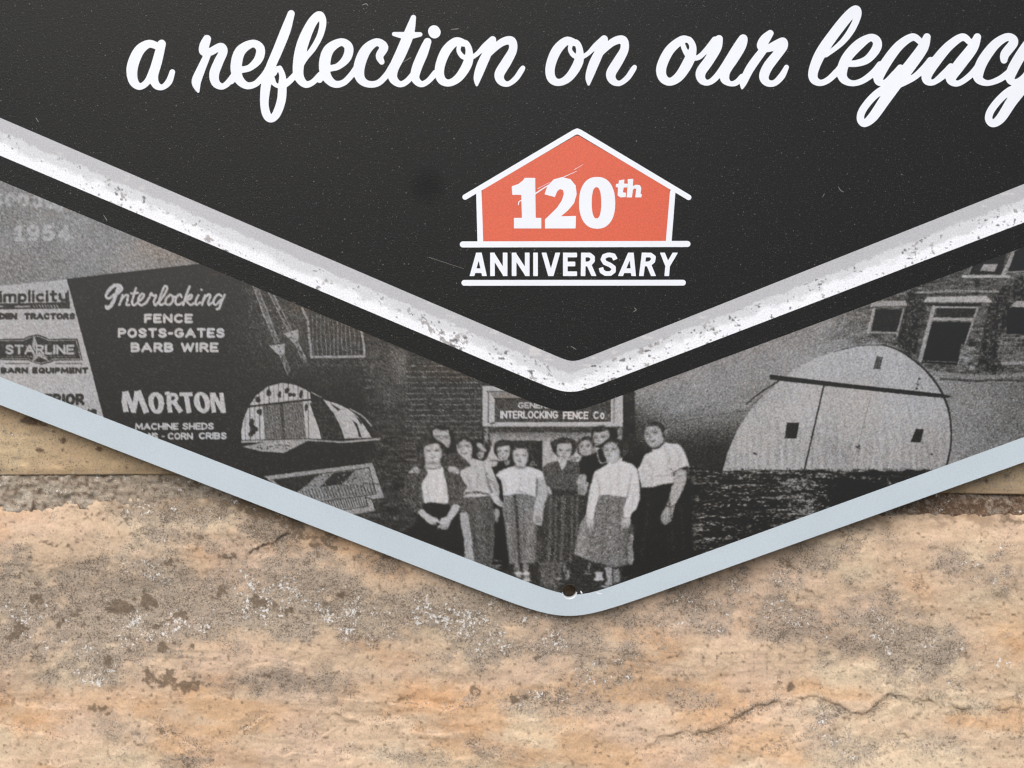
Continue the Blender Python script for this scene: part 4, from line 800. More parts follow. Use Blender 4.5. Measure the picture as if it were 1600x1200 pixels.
CRACKS = [  # points, depth, ledge height, width, darkness
 ([(-40, 1080), (0, 1087), (47, 1103), (109, 1105), (141, 1103)], 2, 3.5, 2.2, .35),
 ([(-40, 1120), (0, 1125), (31, 1139), (72, 1144), (81, 1147), (110, 1160)], 5, 5, 3, .5),
 ([(60, 1200), (116, 1187), (162, 1181), (188, 1177), (203, 1159)], 2, 3, 2, .3),
 ([(200, 1116), (250, 1134), (281, 1153), (312, 1172), (331, 1184), (353, 1166), (381, 1137), (422, 1116), (428, 1106)], 3.5, 2.5, 2.2, .7),
 ([(281, 1165), (303, 1194), (310, 1210)], 3, 2, 2, .6),
 ([(437, 1137), (478, 1147), (509, 1145), (531, 1134)], 2.5, 2.5, 1.8, .4),
 ([(525, 1083), (541, 1091), (587, 1091), (650, 1100), (697, 1108), (728, 1097), (744, 1091), (759, 1100)], 4, 6, 2.6, .5),
 ([(500, 1100), (534, 1112), (575, 1128), (619, 1123), (650, 1141), (681, 1147), (737, 1144), (750, 1122)], 3, 5, 2.4, .5),
 ([(780, 1104), (806, 1097), (822, 1092), (858, 1086), (900, 1080)], 5, 3, 3.5, .8),
 ([(960, 1200), (1000, 1175), (1030, 1152), (1067, 1143), (1105, 1145), (1135, 1137), (1157, 1119), (1180, 1104), (1225, 1096), (1277, 1089), (1300, 1100), (1330, 1115), (1360, 1111), (1390, 1085), (1405, 1089), (1469, 1100), (1502, 1109), (1544, 1106), (1660, 1104)], 3.2, -5, 2.4, .8),
 ([(1187, 1182), (1240, 1149), (1281, 1130), (1322, 1115)], 4, 4, 2.6, .7),
 ([(1160, 1210), (1187, 1182)], 3, 3, 2, .5),
 ([(1386, 849), (1412, 879), (1435, 909), (1446, 935)], 3, 3, 1.6, .5),
 ([(1311, 822), (1330, 841), (1341, 862)], 4, 2, 3.5, .7), ([(1551, 856), (1585, 860), (1588, 828)], 4, 3, 3, .6),
 ([(78, 819), (94, 787), (106, 775)], 3, 4, 3, .35), ([(400, 810), (401, 838), (403, 868)], 6, 2, 3, .9),
 ([(380, 870), (431, 847), (450, 834), (469, 833)], 6, -5, 3, .6), ([(330, 805), (365, 792), (400, 800)], 5, 4, 3, .8),
 ([(255, 790), (262, 806), (268, 788)], 4, 3, 3, .7), ([(1215, 872), (1232, 886), (1240, 882)], 4, 3, 3, .6),
 ([(1210, 1055), (1232, 1066), (1240, 1078)], 4, 3, 2.6, .7), ([(1480, 1060), (1502, 1076), (1530, 1110)], 3, 3, 2, .5), ([(1585, 1073), (1596, 1120), (1600, 1180)], 4, 4, 3, .5),
 ([(1520, 1135), (1545, 1148), (1590, 1143)], 3, 3, 2, .5), ([(640, 1170), (700, 1158), (760, 1166), (800, 1190)], 2.5, 3, 2, .4), ([(420, 1180), (480, 1172), (560, 1182)], 2.5, 3, 2, .35),
 ([(1340, 1190), (1380, 1165), (1440, 1150)], 2.5, 3, 2, .3), ([(560, 870), (590, 863), (610, 880)], 4, 3, 5, .5), ([(860, 1150), (900, 1132), (960, 1140)], 2, 3, 2, .3)]
def lower_depth(X, Y):
    Yd = Y-np.interp(X, [0, 300, 1250, 1400], [0, 4, 22, 31])*(1-sstep(Y, 812, 880))
    d = np.interp(Yd, [768, 776, 790, 830, 870, 960, 1080, 1200, 1330, 1500, 1640], [40, 32, 26, 18, 15.5, 15.5, 9, -4, -10, 4, 34])
    d = d+7*fbm(X, Y, 300, 180, 3, 2)+2.0*fbm(X, Y, 110, 60, 11, 4, .48, -.12)+1.2*(1-ridge(X, Y, 140, 60, 21, 2, .15))*sstep(Y, 1040, 1100)
    d = d+.55*fbm(X, Y, 14, 12, 31, 3, .6)
    terr = fbm(X, Y, 190, 60, 41, 3, .5, .1)*1.6; d = d-.7*(np.floor(terr)+sstep(terr-np.floor(terr), .7, 1.0))
    brk = sstep(fbm(X, Y, 30, 30, 91, 2), -.45, .25)*.85+.15
    for k, (P, dep, led, w, dk) in enumerate(CRACKS):
        sl, sdv, en = on_path(X, Y, P, k, 2.2)
        if sdv is None: continue
        en = en*brk[sl]; d[sl] += en*(dep*.45*np.exp(-(sdv/(w*.55))**2)+led*.6*np.exp(-np.abs(sdv)/24)*np.tanh(-sdv/4))
    d = np.maximum(d, 14.5-32*sstep(Y, 975, 1130))
    return d+30*sstep(-np.hypot(X-890, Y-927), -17, -11)  # pit added behind the mounting hole so that it looks dark
def lower_col(X, Y, Dp):
    n1 = fbm(X, Y, 120, 80, 51, 4); n2 = fbm(X, Y, 34, 26, 61, 4, .6); n3 = fbm(X, Y, 220, 60, 71, 3, .5, .1); n4 = fbm(X, Y, 18, 14, 81, 3, .6, .6)
    sh = X.shape; C = np.ones(sh+(3,))*PEACH
    C = mixc(C, ORANGE, sstep(n3+.25*n2, .0, .6)*.75); C = mixc(C, CREAM, sstep(n1-.3*n3, .15, .8)*.6); C = mixc(C, PINK, sstep(-n1+.3*n2, .1, .7)*.5)
    C = mixc(C, rgb(214, 168, 126), blob(X, Y, [(660, 1092, 110, 26, .1, .9), (715, 1135, 60, 18, 0, .8), (40, 1125, 70, 26, .2, .8), (1120, 1120, 90, 26, -.2, .6), (1030, 1000, 40, 30, .6, .6), (320, 1075, 60, 14, -.4, .5), (1580, 1000, 60, 60, .6, .5), (200, 1100, 90, 30, .1, .4), (1440, 925, 40, 24, .8, .5), (440, 852, 34, 20, 0, .8), (600, 888, 60, 28, .2, .55), (20, 800, 60, 26, 0, .35)], .5, n2))
    G = blob(X, Y, [(230, 955, 330, 110, 0, 1), (470, 905, 210, 75, .3, 1), (700, 950, 250, 62, 0, .9), (860, 1000, 190, 62, 0, .9), (1080, 955, 190, 62, -.25, 1), (1240, 965, 170, 55, .1, .95), (1400, 990, 130, 62, .45, .85), (1570, 900, 70, 34, 0, .65), (1480, 880, 40, 26, .5, .6),
        (440, 1060, 140, 38, 0, .75), (280, 800, 150, 34, .1, .6), (420, 825, 80, 50, .3, .9), (1050, 1088, 80, 20, .1, .6), (1260, 1112, 90, 22, 0, .5), (1300, 1160, 60, 34, .4, .5), (850, 1096, 130, 28, 0, .55), (1360, 835, 110, 20, .3, .45), (1470, 1160, 80, 24, .2, .45), (180, 1135, 60, 30, .2, .55), (300, 1190, 60, 16, 0, .5), (620, 1180, 90, 14, .1, .45), (700, 905, 90, 30, .3, .7), (1250, 880, 110, 30, -.3, .6), (20, 1000, 60, 60, 0, .8), (760, 1170, 60, 20, .3, .4), (1080, 1180, 80, 18, -.4, .35)], .75, n2*.7+n1*.5)
    G = np.clip(G*1.25, 0, 1.2); Gm = sstep(G+.16*n4, .0, 1.05)
    C = mixc(C, GREY, Gm*.62)
    # dark lichen patches and the brown band under the joint
    DK = [(232, 937, 20, 13, .0, 1), (128, 953, 14, 9, -.6, 1), (188, 950, 24, 12, -.3, 1), (60, 940, 16, 12, 0, .9), (30, 987, 16, 10, -.5, 1), (95, 975, 10, 6, -.5, .9), (170, 1038, 9, 8, 0, 1), (258, 1013, 12, 8, -.5, 1), (250, 975, 12, 8, -.5, .9), (262, 1060, 36, 14, .3, .9), (300, 1075, 18, 7, -.2, .9), (455, 955, 12, 12, .6, .9), (402, 942, 14, 10, .3, .9), (430, 945, 10, 8, 0, .8), (350, 925, 14, 8, -.5, .8), (285, 960, 10, 6, 0, .8), (160, 1107, 18, 7, .1, 1), (350, 870, 22, 10, -.2, .7), (268, 880, 16, 8, 0, .8), (310, 840, 14, 7, .1, .8), (225, 825, 12, 6, 0, .8), (400, 800, 60, 18, .35, .9), (440, 812, 50, 20, .4, .8), (505, 842, 60, 16, .35, .7), (806, 1097, 14, 8, -.4, 1.1), (834, 1028, 8, 6, 0, .8), (745, 1080, 12, 6, .4, .7), (1322, 835, 9, 6, .8, 1), (1232, 884, 16, 5, .5, .7), (1237, 1072, 6, 9, 0, .8), (422, 1055, 10, 7, 0, .6), (235, 1140, 14, 5, 0, .5), (150, 795, 40, 16, .3, .4), (90, 850, 26, 7, 0, .5), (1322, 1118, 18, 8, .4, .7), (1580, 812, 30, 10, 0, .8), (300, 1010, 9, 7, .4, .7), (530, 930, 8, 5, 0, .6), (585, 935, 7, 5, 0, .6), (40, 898, 18, 8, -.5, .6)]
    n6 = fbm(X, Y, 7, 6, 83, 2, .7); Dm = blob(X, Y, DK, .9, n4*.9+n2*.3); Dm = .92*sstep(Dm+.5*n6, .2, .8)
    Dm = np.maximum(Dm, .8*sstep(fbm(X, Y, 11, 8, 85, 3, .6, -.5)+.35*n6, .95, 1.25)*sstep(G, .45, .9)*sstep(n1+n2*.5, -.5, .3))
    C = mixc(C, BROWN*.58, Dm*.85)
    top = sstep(Y-np.interp(X, [0, 300, 1250, 1400], [0, 4, 22, 31]), 806+10*n1, 780+8*n2)*.6
    C = mixc(C, BROWN, top*sstep(n2+.5*n1, -.5, .3))
    ubr = blob(X, Y, [(380, 790, 170, 34, .3, .9), (590, 880, 90, 16, .36, .6), (1130, 905, 200, 18, -.34, .6)], .7, n2)  # brown stone at left, plus the sign's contact shade painted below its edges
    C = mixc(C, BROWN, ubr*.65)
    crk = np.zeros(X.shape)
    for k, (P, dep, led, w, dk) in enumerate(CRACKS):
        sl, sdv, en = on_path(X, Y, P, k, 2.2)
        if sdv is None: continue
        crk[sl] = np.maximum(crk[sl], en*dk*np.exp(-(sdv/12)**2)*sstep(n2[sl], -.8, .1)); a = en*dk*(sstep(fbm(X[sl], Y[sl], 30, 30, 91, 2), -.45, .25)*.8+.2)*(.8*np.exp(-(sdv/(w*.34))**2)*(.15+.85*sstep(n2[sl]+n4[sl], -.4, .6))+.16*np.exp(-(sdv/(w*4))**2)*sstep(n4[sl], -.3, .5)); C[sl] = mixc(C[sl], DBROWN*.8, a)
    WL = [(400, 925, 60, 34, .3, 1), (470, 935, 50, 34, .4, 1), (560, 960, 110, 30, .1, .8), (690, 965, 120, 36, .1, .85), (860, 990, 70, 40, .6, 1), (800, 1000, 60, 26, 0, .9), (1100, 955, 80, 34, -.4, 1), (1060, 980, 60, 20, -.2, .9), (1240, 960, 70, 26, .4, .8), (1380, 985, 60, 26, .2, .8), (1215, 905, 44, 16, .4, .8), (240, 900, 60, 20, .3, .7), (300, 975, 80, 26, 0, .8), (60, 970, 60, 22, 0, .7), (80, 1000, 60, 20, .5, .7), (460, 1092, 26, 8, 0, 1.1), (150, 1060, 40, 20, 0, .8), (210, 980, 60, 30, .4, .7), (1560, 890, 60, 26, 0, .7), (1560, 1030, 50, 26, .6, .7), (920, 1040, 90, 26, 0, .6), (1290, 1150, 50, 20, .6, .6), (1320, 1100, 30, 8, .3, .6), (560, 1150, 70, 12, 0, .35), (20, 780, 60, 10, .2, .8), (180, 790, 80, 14, 0, .6)]
    wl = blob(X, Y, WL, .8, n2)
    wm = np.clip(wl*.8+.38*Gm*sstep(n1, -.6, .5), 0, 1)
    dm = np.clip(.72*Gm+.35*ubr+.05+.12*sstep(n2, .3, 1)+.9*crk, 0, 1); gm = np.clip(.9*G+.08+.2*sstep(n1, .2, .9)+.8*crk, 0, 1); wm = np.clip(wm+.45*crk, 0, 1)
    dq = 1-.85*Dm; return C, np.stack([wm*dq, np.clip(dm+.35*Dm, 0, 1), gm*dq], -1)
lx = nonuni(-700, 20, -60, 1.6, 1662, 2300)
ly = np.concatenate([np.arange(768, 1262, 1.6), np.arange(1262, 1660, 20)])
block('stone', lx, ly, lower_depth, lower_col, M_stone, 'rough rock faced stone with grey lichen and cracks below the sign')
def cut_depth(X, Y):
    d = 27+.9*fbm(X, Y, 240, 120, 5, 3)+.5*fbm(X, Y, 22, 18, 6, 3); e = sstep(Y, 731, 741); d = d+e*1.2+1.0*sstep(fbm(X, Y, 30, 20, 9, 3), .55, .8)
    return d
def cut_col(X, Y, Dp):
    n1 = fbm(X, Y, 150, 90, 15, 4); n2 = fbm(X, Y, 26, 18, 16, 4, .6)
    C = np.ones(X.shape+(3,))*SAND; C = mixc(C, rgb(210, 188, 152), sstep(n1, -.2, .6)*.5); C = mixc(C, rgb(190, 164, 126), sstep(-n1+.5*n2, .0, .8)*.5)
    DK = [(62, 704, 11, 6, .3, 1), (98, 702, 6, 7, 0, 1), (99, 690, 4, 7, .2, .9), (155, 702, 5, 3, 0, 1), (20, 681, 3, 3, 0, .9), (50, 658, 26, 7, .2, .9), (70, 664, 16, 6, .1, .9), (38, 642, 8, 5, .5, .8), (110, 721, 3, 2, 0, .8), (136, 723, 3, 2, 0, .8), (84, 674, 3, 2, 0, .7), (1541, 752, 4, 8, 0, .9), (1573, 744, 8, 3, 0, .8), (1520, 748, 2, 2, 0, .8), (198, 730, 3, 5, 0, .8)]
    m = sstep(blob(X, Y, DK, .8, n2), .3, .7); C = mixc(C, rgb(98, 70, 52), m*.85)
    C = mixc(C, BROWN, sstep(Y+5*n2, 732, 741)*.15)
    z = np.zeros(X.shape); return C, np.stack([z+.02, .38+.4*m, z+.45], -1)
ux = nonuni(-700, 20, -60, 2.5, 1662, 2300)
def shift(f, dy): return lambda X, Y: f(X, Y-dy(X))
jb = lambda X: np.interp(X, [0, 250, 1480, 1600], [738, 737, 766, 768])-738      # the joint drops to the right
def make_upper():
    X, Y = np.meshgrid(ux, np.concatenate([np.arange(160, 590, 20), np.arange(590, 744, 2.5)]))
    k = sstep(Y, 600, 738); Yw = Y+jb(X)*k
    Dp = cut_depth(X, Y); col, msk = cut_col(X, Yw-0, Dp)
    e = sstep(Y+4*fbm(X, Y, 26, 18, 16, 4, .6), 731, 741); col2 = mixc(col, BROWN, e*.2)
    ny, nx = X.shape; co = Wn(X, Yw, Dp).reshape(-1, 3); q = grid_quads(ny, nx).reshape(-1, 4)
    ring = np.concatenate([np.arange(nx), np.arange(1, ny)*nx+nx-1, (ny-1)*nx+np.arange(nx-2, -1, -1), np.arange(ny-2, 0, -1)*nx])
    rb = co[ring].copy(); rb[:, 1] = .09; n = len(co); m = len(ring); kk = np.arange(m); k2 = (kk+1) % m
    q = np.vstack([q, np.stack([ring[kk], ring[k2], n+k2, n+kk], -1)]); co = np.vstack([co, rb])
    c = np.vstack([col2.reshape(-1, 3), col2.reshape(-1, 3)[ring]]); mk = np.vstack([msk.reshape(-1, 3), msk.reshape(-1, 3)[ring]])
    return link('stone', mesh_np('stone', co, q, c*AK, mk, True), M_cut, wall, 'smooth sawn tan stone behind the sign with small brown pits')
make_upper()
def mortar_depth(X, Y): return 31+2.4*fbm(X, Y, 22, 16, 101, 4, .7)+1.5*fbm(X, Y, 6, 6, 107, 2)+np.interp(X, [0, 400, 1400], [-1, 0, 3])
def mortar_col(X, Y, Dp):
    n1 = fbm(X, Y, 40, 26, 111, 4); n2 = fbm(X, Y, 9, 7, 113, 3, .7); r = sstep(X, 150, 1300)[..., None]
    C = np.ones(X.shape+(3,))*rgb(176, 158, 138)*(1-r)+rgb(118, 92, 72)*r
    C = mixc(C, rgb(206, 194, 176), sstep(n2+.4*n1, .1, .8)*.6); C = mixc(C, rgb(96, 74, 58), sstep(-n2+.3*n1, .2, .8)*.7)
    C = mixc(C, rgb(190, 138, 90), blob(X, Y, [(120, 742, 6, 4, 0, .8), (70, 732, 5, 3, 0, .8), (1450, 770, 30, 4, 0, .5)], .5, n2))
    z = np.zeros(X.shape); return C, np.stack([z+.42, z+.5, z+.5], -1)
block('mortar_joint', ux, np.arange(722, 830, 2.5), mortar_depth, mortar_col, M_mortar, 'rough sandy mortar joint between the two courses')
# neighbouring stones outside the picture, plain
def plain_depth(s): return lambda X, Y: 22+9*fbm(X, Y, 200, 120, s, 4)+3*fbm(X, Y, 40, 26, s+1, 3)
def plain_col(X, Y, Dp):
    n1 = fbm(X, Y, 120, 80, 51, 4); n2 = fbm(X, Y, 34, 26, 61, 4, .6)
    C = np.ones(X.shape+(3,))*PEACH; C = mixc(C, ORANGE, sstep(n1, 0, .6)*.7); g = sstep(n2+n1, .1, .8); C = mixc(C, GREY, g*.8)
    return C, np.stack([.4*g, .5*g, .5*g], -1)
for (xa, xb, ya, yb, s) in ((-700, 760, -900, 130, 201), (790, 2300, -900, 130, 205), (-1900, -730, 160, 735, 209), (2330, 3500, 160, 735, 213), (-1900, -730, 775, 1640, 217), (2330, 3500, 775, 1640, 221), (-700, 600, 1690, 2400, 225), (630, 2300, 1690, 2400, 229), (-1900, -730, -900, 130, 233), (2330, 3500, -900, 130, 237), (-1900, -730, 1690, 2400, 241), (2330, 3500, 1690, 2400, 245)):
    block('stone', np.linspace(xa, xb, 70), np.linspace(ya, yb, 50), plain_depth(s), plain_col, M_stone)
me = mesh_np('mortar_bed', np.array([W(x, y, 0) for x, y in ((-1950, -950), (-1950, 2450), (3550, 2450), (3550, -950))])+np.array([0, .0165, 0]), np.array([[0, 1, 2, 3]]), np.tile(rgb(150, 132, 112)*AK, (4, 1)), np.tile([.4, .5, .5], (4, 1)))
link('mortar_bed', me, M_mortar, wall)

# ---------------- the sign ----------------
sign = empty('sign', W(890, 960, 6)); tag(sign, 'arrow shaped printed anniversary sign hanging point down on the stone wall', 'sign')
TH = 12.0
XL, XR, YT = -300.0, 2080.0, -420.0
M_border = print_mat('pale_blue_border', rgb(195, 208, 216)*.91, grain=.05, rough=.5, bump=.2)
M_black = print_mat('black_ink', rgb(24, 25, 25)*.9, grain=.22, rough=.52, spec=.18, speck=.24, bump=.9, dark_spot=(W(668, 290), 40*S))
M_white = print_mat('white_ink', rgb(238, 243, 250)*.93, grain=.02, rough=.5, bump=.1)
M_red = print_mat('orange_red_ink', rgb(222, 98, 68)*.9, grain=.13, rough=.48, bump=.25, speck=.03)
M_photo = print_mat('halftone_photo', None, grain=.06, rough=.46, bump=.25)
M_silver = print_mat('worn_silver_print', None, grain=.14, rough=.46, bump=.2)
M_edge = print_mat('cut_edge', rgb(190, 190, 186)*.9, grain=.05, rough=.6)
# backing board
xs = np.arange(-296, 2077, 12.0); top = [(x, YT+4) for x in xs]; bot = [(x, float(e_out(x))-14) for x in xs]
vs = []; fs = []
HN = 32; hx0, hx1 = 858.0, 922.0
def backing():
    V = []; F = []
    def add(p, d): V.append(W(p[0], p[1], 0)[:1]+(d*S,)+W(p[0], p[1], 0)[2:]); return len(V)-1
    for a, b in zip(xs[:-1], xs[1:]):
        yb1 = float(e_out(a))-14; yb2 = float(e_out(b))-14
        if b > hx0-10 and a < hx1+10: yb1 = yb2 = 895.0
        i = [add((a, YT+4), .6), add((a, yb1), .6), add((b, yb2), .6), add((b, YT+4), .6)]
        j = [add((a, YT+4), TH), add((a, yb1), TH), add((b, yb2), TH), add((b, YT+4), TH)]
        F.append(i); F.append(j[::-1])
    me = bpy.data.meshes.new('backing_board'); me.from_pydata(V, [], F); me.update(); return me
link('backing_board', backing(), M_edge, sign)
def f_border(X, Y):
    d = np.maximum(Y-e_out(X), e_in(X)-Y)*.93
    hole = HOLE[2]+1.0-np.hypot(X-HOLE[0], Y-HOLE[1])
    return np.maximum(d, hole)
link('border', sdf_mesh('border', f_border, (XL, 480, XR, 990), 2.5, -.35, TH), M_border, sign, 'pale blue grey border strip along the lower edges')
for (a, b, c, d) in ((XL, YT, XL+46, 560), (XR-46, YT, XR, 600), (XL+46, YT, XR-46, YT+46)):
    me = bpy.data.meshes.new('border_strip'); P = [W(a, b), W(a, d), W(c, d), W(c, b)]
    V = [(p[0], -.35*S, p[2]) for p in P]+[(p[0], TH*S, p[2]) for p in P]
    me.from_pydata(V, [], [(0, 1, 2, 3), (7, 6, 5, 4), (0, 4, 5, 1), (1, 5, 6, 2), (2, 6, 7, 3), (3, 7, 4, 0)]); me.update(); link('border_strip', me, M_border, sign)
# mounting hole: bevel and bore
hr = []; HV = []; HF = []; N = 48
prof = [(HOLE[2]+1.5, -.40), (HOLE[2]+1.0, -.45), (HOLE[2], 1.2), (HOLE[2], TH)]
for k in range(N):
    a = 2*math.pi*k/N
    for (r, d) in prof:
        p = W(HOLE[0]+r*math.cos(a), HOLE[1]+r*math.sin(a)); HV.append((p[0], d*S, p[2]))
for k in range(N):
    for j in range(len(prof)-1):
        a = k*4+j; b = ((k+1) % N)*4+j; HF.append((a, a+1, b+1, b))
me = bpy.data.meshes.new('mounting_hole'); me.from_pydata(HV, [], HF); me.update(); a_ = me.attributes.new('col', 'FLOAT_COLOR', 'POINT'); cc = np.ones((len(HV), 4), np.float32)
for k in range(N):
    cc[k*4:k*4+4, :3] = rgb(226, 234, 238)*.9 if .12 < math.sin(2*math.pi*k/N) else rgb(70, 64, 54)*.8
a_.data.foreach_set('color', cc.ravel())
link('mounting_hole', me, M_photo, sign, 'small round mounting hole with a white bevel at the point of the sign')
# parametric sheets between two edge curves
def sheet(name, fa, fb, x0, x1, gx, rows, d, colfun, mat, label=None):
    x = np.arange(x0, x1+gx, gx); a = fa(x); b = fb(x); t = np.linspace(0, 1, rows)[:, None]
    X = np.tile(x, (rows, 1)); Y = a*(1-t)+b*t; co = Wn(X, Y, np.zeros(X.shape)); co[..., 1] = d*S
    c = colfun(X, Y, t) if colfun else None
    me = mesh_np(name, co.reshape(-1, 3), grid_quads(*X.shape).reshape(-1, 4), None if c is None else c.reshape(-1, 3))
    return link(name, me, mat, sign, label)
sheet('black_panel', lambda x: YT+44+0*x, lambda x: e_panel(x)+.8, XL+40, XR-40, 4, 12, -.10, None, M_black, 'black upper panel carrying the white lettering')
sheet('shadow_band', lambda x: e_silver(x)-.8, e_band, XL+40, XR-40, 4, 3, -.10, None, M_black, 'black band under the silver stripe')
def silver_col(X, Y, t):
    n1 = fbm(X, Y, 60, 30, 301, 4, .6); n2 = fbm(X, Y, 9, 7, 303, 3, .65); n3 = fbm(X, Y, 26, 18, 305, 3, .6); n0 = fbm(X, Y, 5, 4, 307, 2)
    g = (e_grey(X)-Y)                                   # >0 above the cream edge
    C = np.ones(X.shape+(3,))*rgb(190, 191, 195)
    cream = sstep(-g+2.6*n2+2.0*n3, -2.5, 2.0); C = mixc(C, rgb(216, 218, 222), cream)
    mid = e_grey(X)+(e_silver(X)-e_grey(X))*.46
    wht = sstep(Y-mid+4*n2+5*n3, -6, 5)*cream; C = mixc(C, rgb(248, 250, 255), wht*.95)
    dens = np.zeros(X.shape)
    for (cx, w, a) in ((200, 40, .5), (40, 30, .1), (330, 30, .3), (505, 20, .3), (690, 46, .62), (780, 22, .5), (850, 40, .4), (930, 24, .4), (960, 26, .5), (1010, 50, .45), (1100, 22, .55), (1180, 60, .25), (1290, 22, .45), (1440, 34, .4), (1560, 30, .45), (120, 80, .2)):
        dens = np.maximum(dens, a*np.exp(-((X-cx)/w)**2))
    fl = sstep(fbm(X, Y, 13, 11, 311, 4, .6)+dens*1.1, .98, 1.1)*cream
    C = mixc(C, rgb(166, 163, 162), fl*.9)
    fk = sstep(n0+.4*n2+dens*.85, 1.12, 1.4)*cream; C = mixc(C, rgb(96, 96, 98), fk*.9)
    gd = sstep(fbm(X, Y, 22, 8, 317, 3)+dens, 1.0, 1.2)*(1-cream); C = mixc(C, rgb(214, 212, 212), gd*.7)
    return C*.9
sheet('silver_stripe', e_panel, e_silver, XL+40, XR-40, 1.5, 40, -.22, silver_col, M_silver, 'worn silver and white printed stripe bent to a V')
# the old photograph
CV = paint_photo(1.0)
gx = 1.2; px = np.arange(-258, 2038, gx); rows = 258; tt = np.linspace(0, 1, rows)[:, None]
PX = np.tile(px, (rows, 1)); PY = (e_band(px)-2.5)*(1-tt)+(e_in(px)+2.5)*tt
def samp(A, X, Y, near=False):
    u = np.clip((X-CV.x0)/CV.g, 0, CV.nx-1.001); v = np.clip((Y-CV.y0)/CV.g, 0, CV.ny-1.001)
    if near: return A[(v+.5).astype(int).clip(0, CV.ny-1), (u+.5).astype(int).clip(0, CV.nx-1)]
    i = u.astype(int); j = v.astype(int); a = u-i; b = v-j
    return (A[j, i]*(1-a)+A[j, i+1]*a)*(1-b)+(A[j+1, i]*(1-a)+A[j+1, i+1]*a)*b
V = samp(CV.V, PX, PY); LB = samp(CV.L, PX, PY, True)
rg = np.random.default_rng(99); w1 = rg.standard_normal(V.shape); w1 = (w1+np.roll(w1, 1, 0)*.6+np.roll(w1, 1, 1)*.6+np.roll(np.roll(w1, 1, 0), 1, 1)*.4)/1.37
w2 = rg.standard_normal(V.shape)
sig = np.interp(V, [0, .06, .2, .45, .7, .9], [.01, .022, .06, .075, .05, .028])
Vg = V+w1*sig+np.where((w2 > 2.25) & (V < .4), .10+.25*rg.random(V.shape), 0)*np.clip(V*5, .25, 1)
cast = fbm(PX, PY, 120, 70, 401, 3); cg = .3*fbm(PX, PY, 4, 4, 403, 1)
disp = np.clip(.125+.735*Vg, .07, 1)
col = np.stack([disp*(1+.010*cast+.02*cg), disp*1.0, disp*(1.0-.012*cast-.02*cg)+.0], -1)
dkm = np.clip((.5-disp)/.3, 0, 1)[..., None]; col = col*(1-dkm*np.array([0, .01, .05]))+np.clip((disp-.5)/.3, 0, 1)[..., None]*np.array([0, 0, .012])
rust = np.exp(-((PY-e_band(PX))/26)**2)*np.clip(fbm(PX, PY, 60, 20, 405, 3)+.35, 0, 1)*np.clip((1000-PX)/300+.6, .3, 1); col = col*(1-.05*rust[..., None]*np.array([0, .7, 1.3]))+.012*rust[..., None]*np.array([1, .3, 0])
col = np.clip(lin(np.clip(col, 0, 1))*.94-.018, .006, 1)
co = Wn(PX, PY, np.zeros(PX.shape)); co[..., 1] = .10*S
Q = grid_quads(rows, len(px)).reshape(-1, 4)
cx = PX[:-1, :-1].ravel()+gx/2; cy = PY[:-1, :-1].ravel()+.6
keep = np.hypot(cx-HOLE[0], cy-HOLE[1]) > HOLE[2]+.9
def components(A, mask):
    out = np.zeros(A.shape, int); n = 0; H, Wd_ = A.shape
    for j, i in zip(*np.nonzero(mask)):
        if out[j, i]: continue
        n += 1; st = [(j, i)]; out[j, i] = n
        while st:
            y, x = st.pop()
            for yy, xx in ((y+1, x), (y-1, x), (y, x+1), (y, x-1)):
                if 0 <= yy < H and 0 <= xx < Wd_ and mask[yy, xx] and not out[yy, xx]: out[yy, xx] = n; st.append((yy, xx))
    return out, n
LQ = LB[:-1, :-1].copy(); EXTRA = {}
for k in [0]+[k for k, v in LABELS.items() if v[0] in ('sky_picture', 'field_picture')]:
    comp, n = components(LQ, (LQ == k) & keep.reshape(LQ.shape)); sizes = np.bincount(comp.ravel())
    order = sorted(range(1, n+1), key=lambda c: -sizes[c])
    for c in order[1:]:
        m_ = comp == c
        if sizes[c] < 400:
            j, i = np.argwhere(m_)[0]; cand = LQ[max(j-1, 0), i] if LQ[max(j-1, 0), i] != k else LQ[j, max(i-1, 0)]
            LQ[m_] = cand if cand != k else LQ[min(j+2, LQ.shape[0]-1), i]
        else:
            nk = 1000+len(EXTRA); EXTRA[nk] = k; LQ[m_] = nk
QL = LQ.ravel()
cof = co.reshape(-1, 3); colf = col.reshape(-1, 3)
def sub(name, mask, parent, label):
    q = Q[mask]; u, inv = np.unique(q, return_inverse=True)
    me = mesh_np(name, cof[u], inv.reshape(q.shape), colf[u]); return link(name, me, M_photo, parent, label)
photo = sheet('old_photo', lambda x: e_band(x)-4, lambda x: np.minimum(e_in(x)+2, np.where(np.abs(x-890) < 40, 905, 2000)), -258, 2036, 6, 5, .30, lambda X, Y, t: np.ones(X.shape+(3,))*.1, M_photo, 'grey halftone print of an old company photograph')
sub('pavement_picture', keep & (QL == 0), photo, 'dark ground and gaps between the figures of the old photo')
for nk, k in EXTRA.items(): sub('pavement_picture' if k == 0 else LABELS[k][0], keep & (QL == nk), photo, None)
for k, (nm, lb) in LABELS.items():
    mk = keep & (QL == k)
    if mk.sum() > 3: sub(nm, mk, photo, lb)
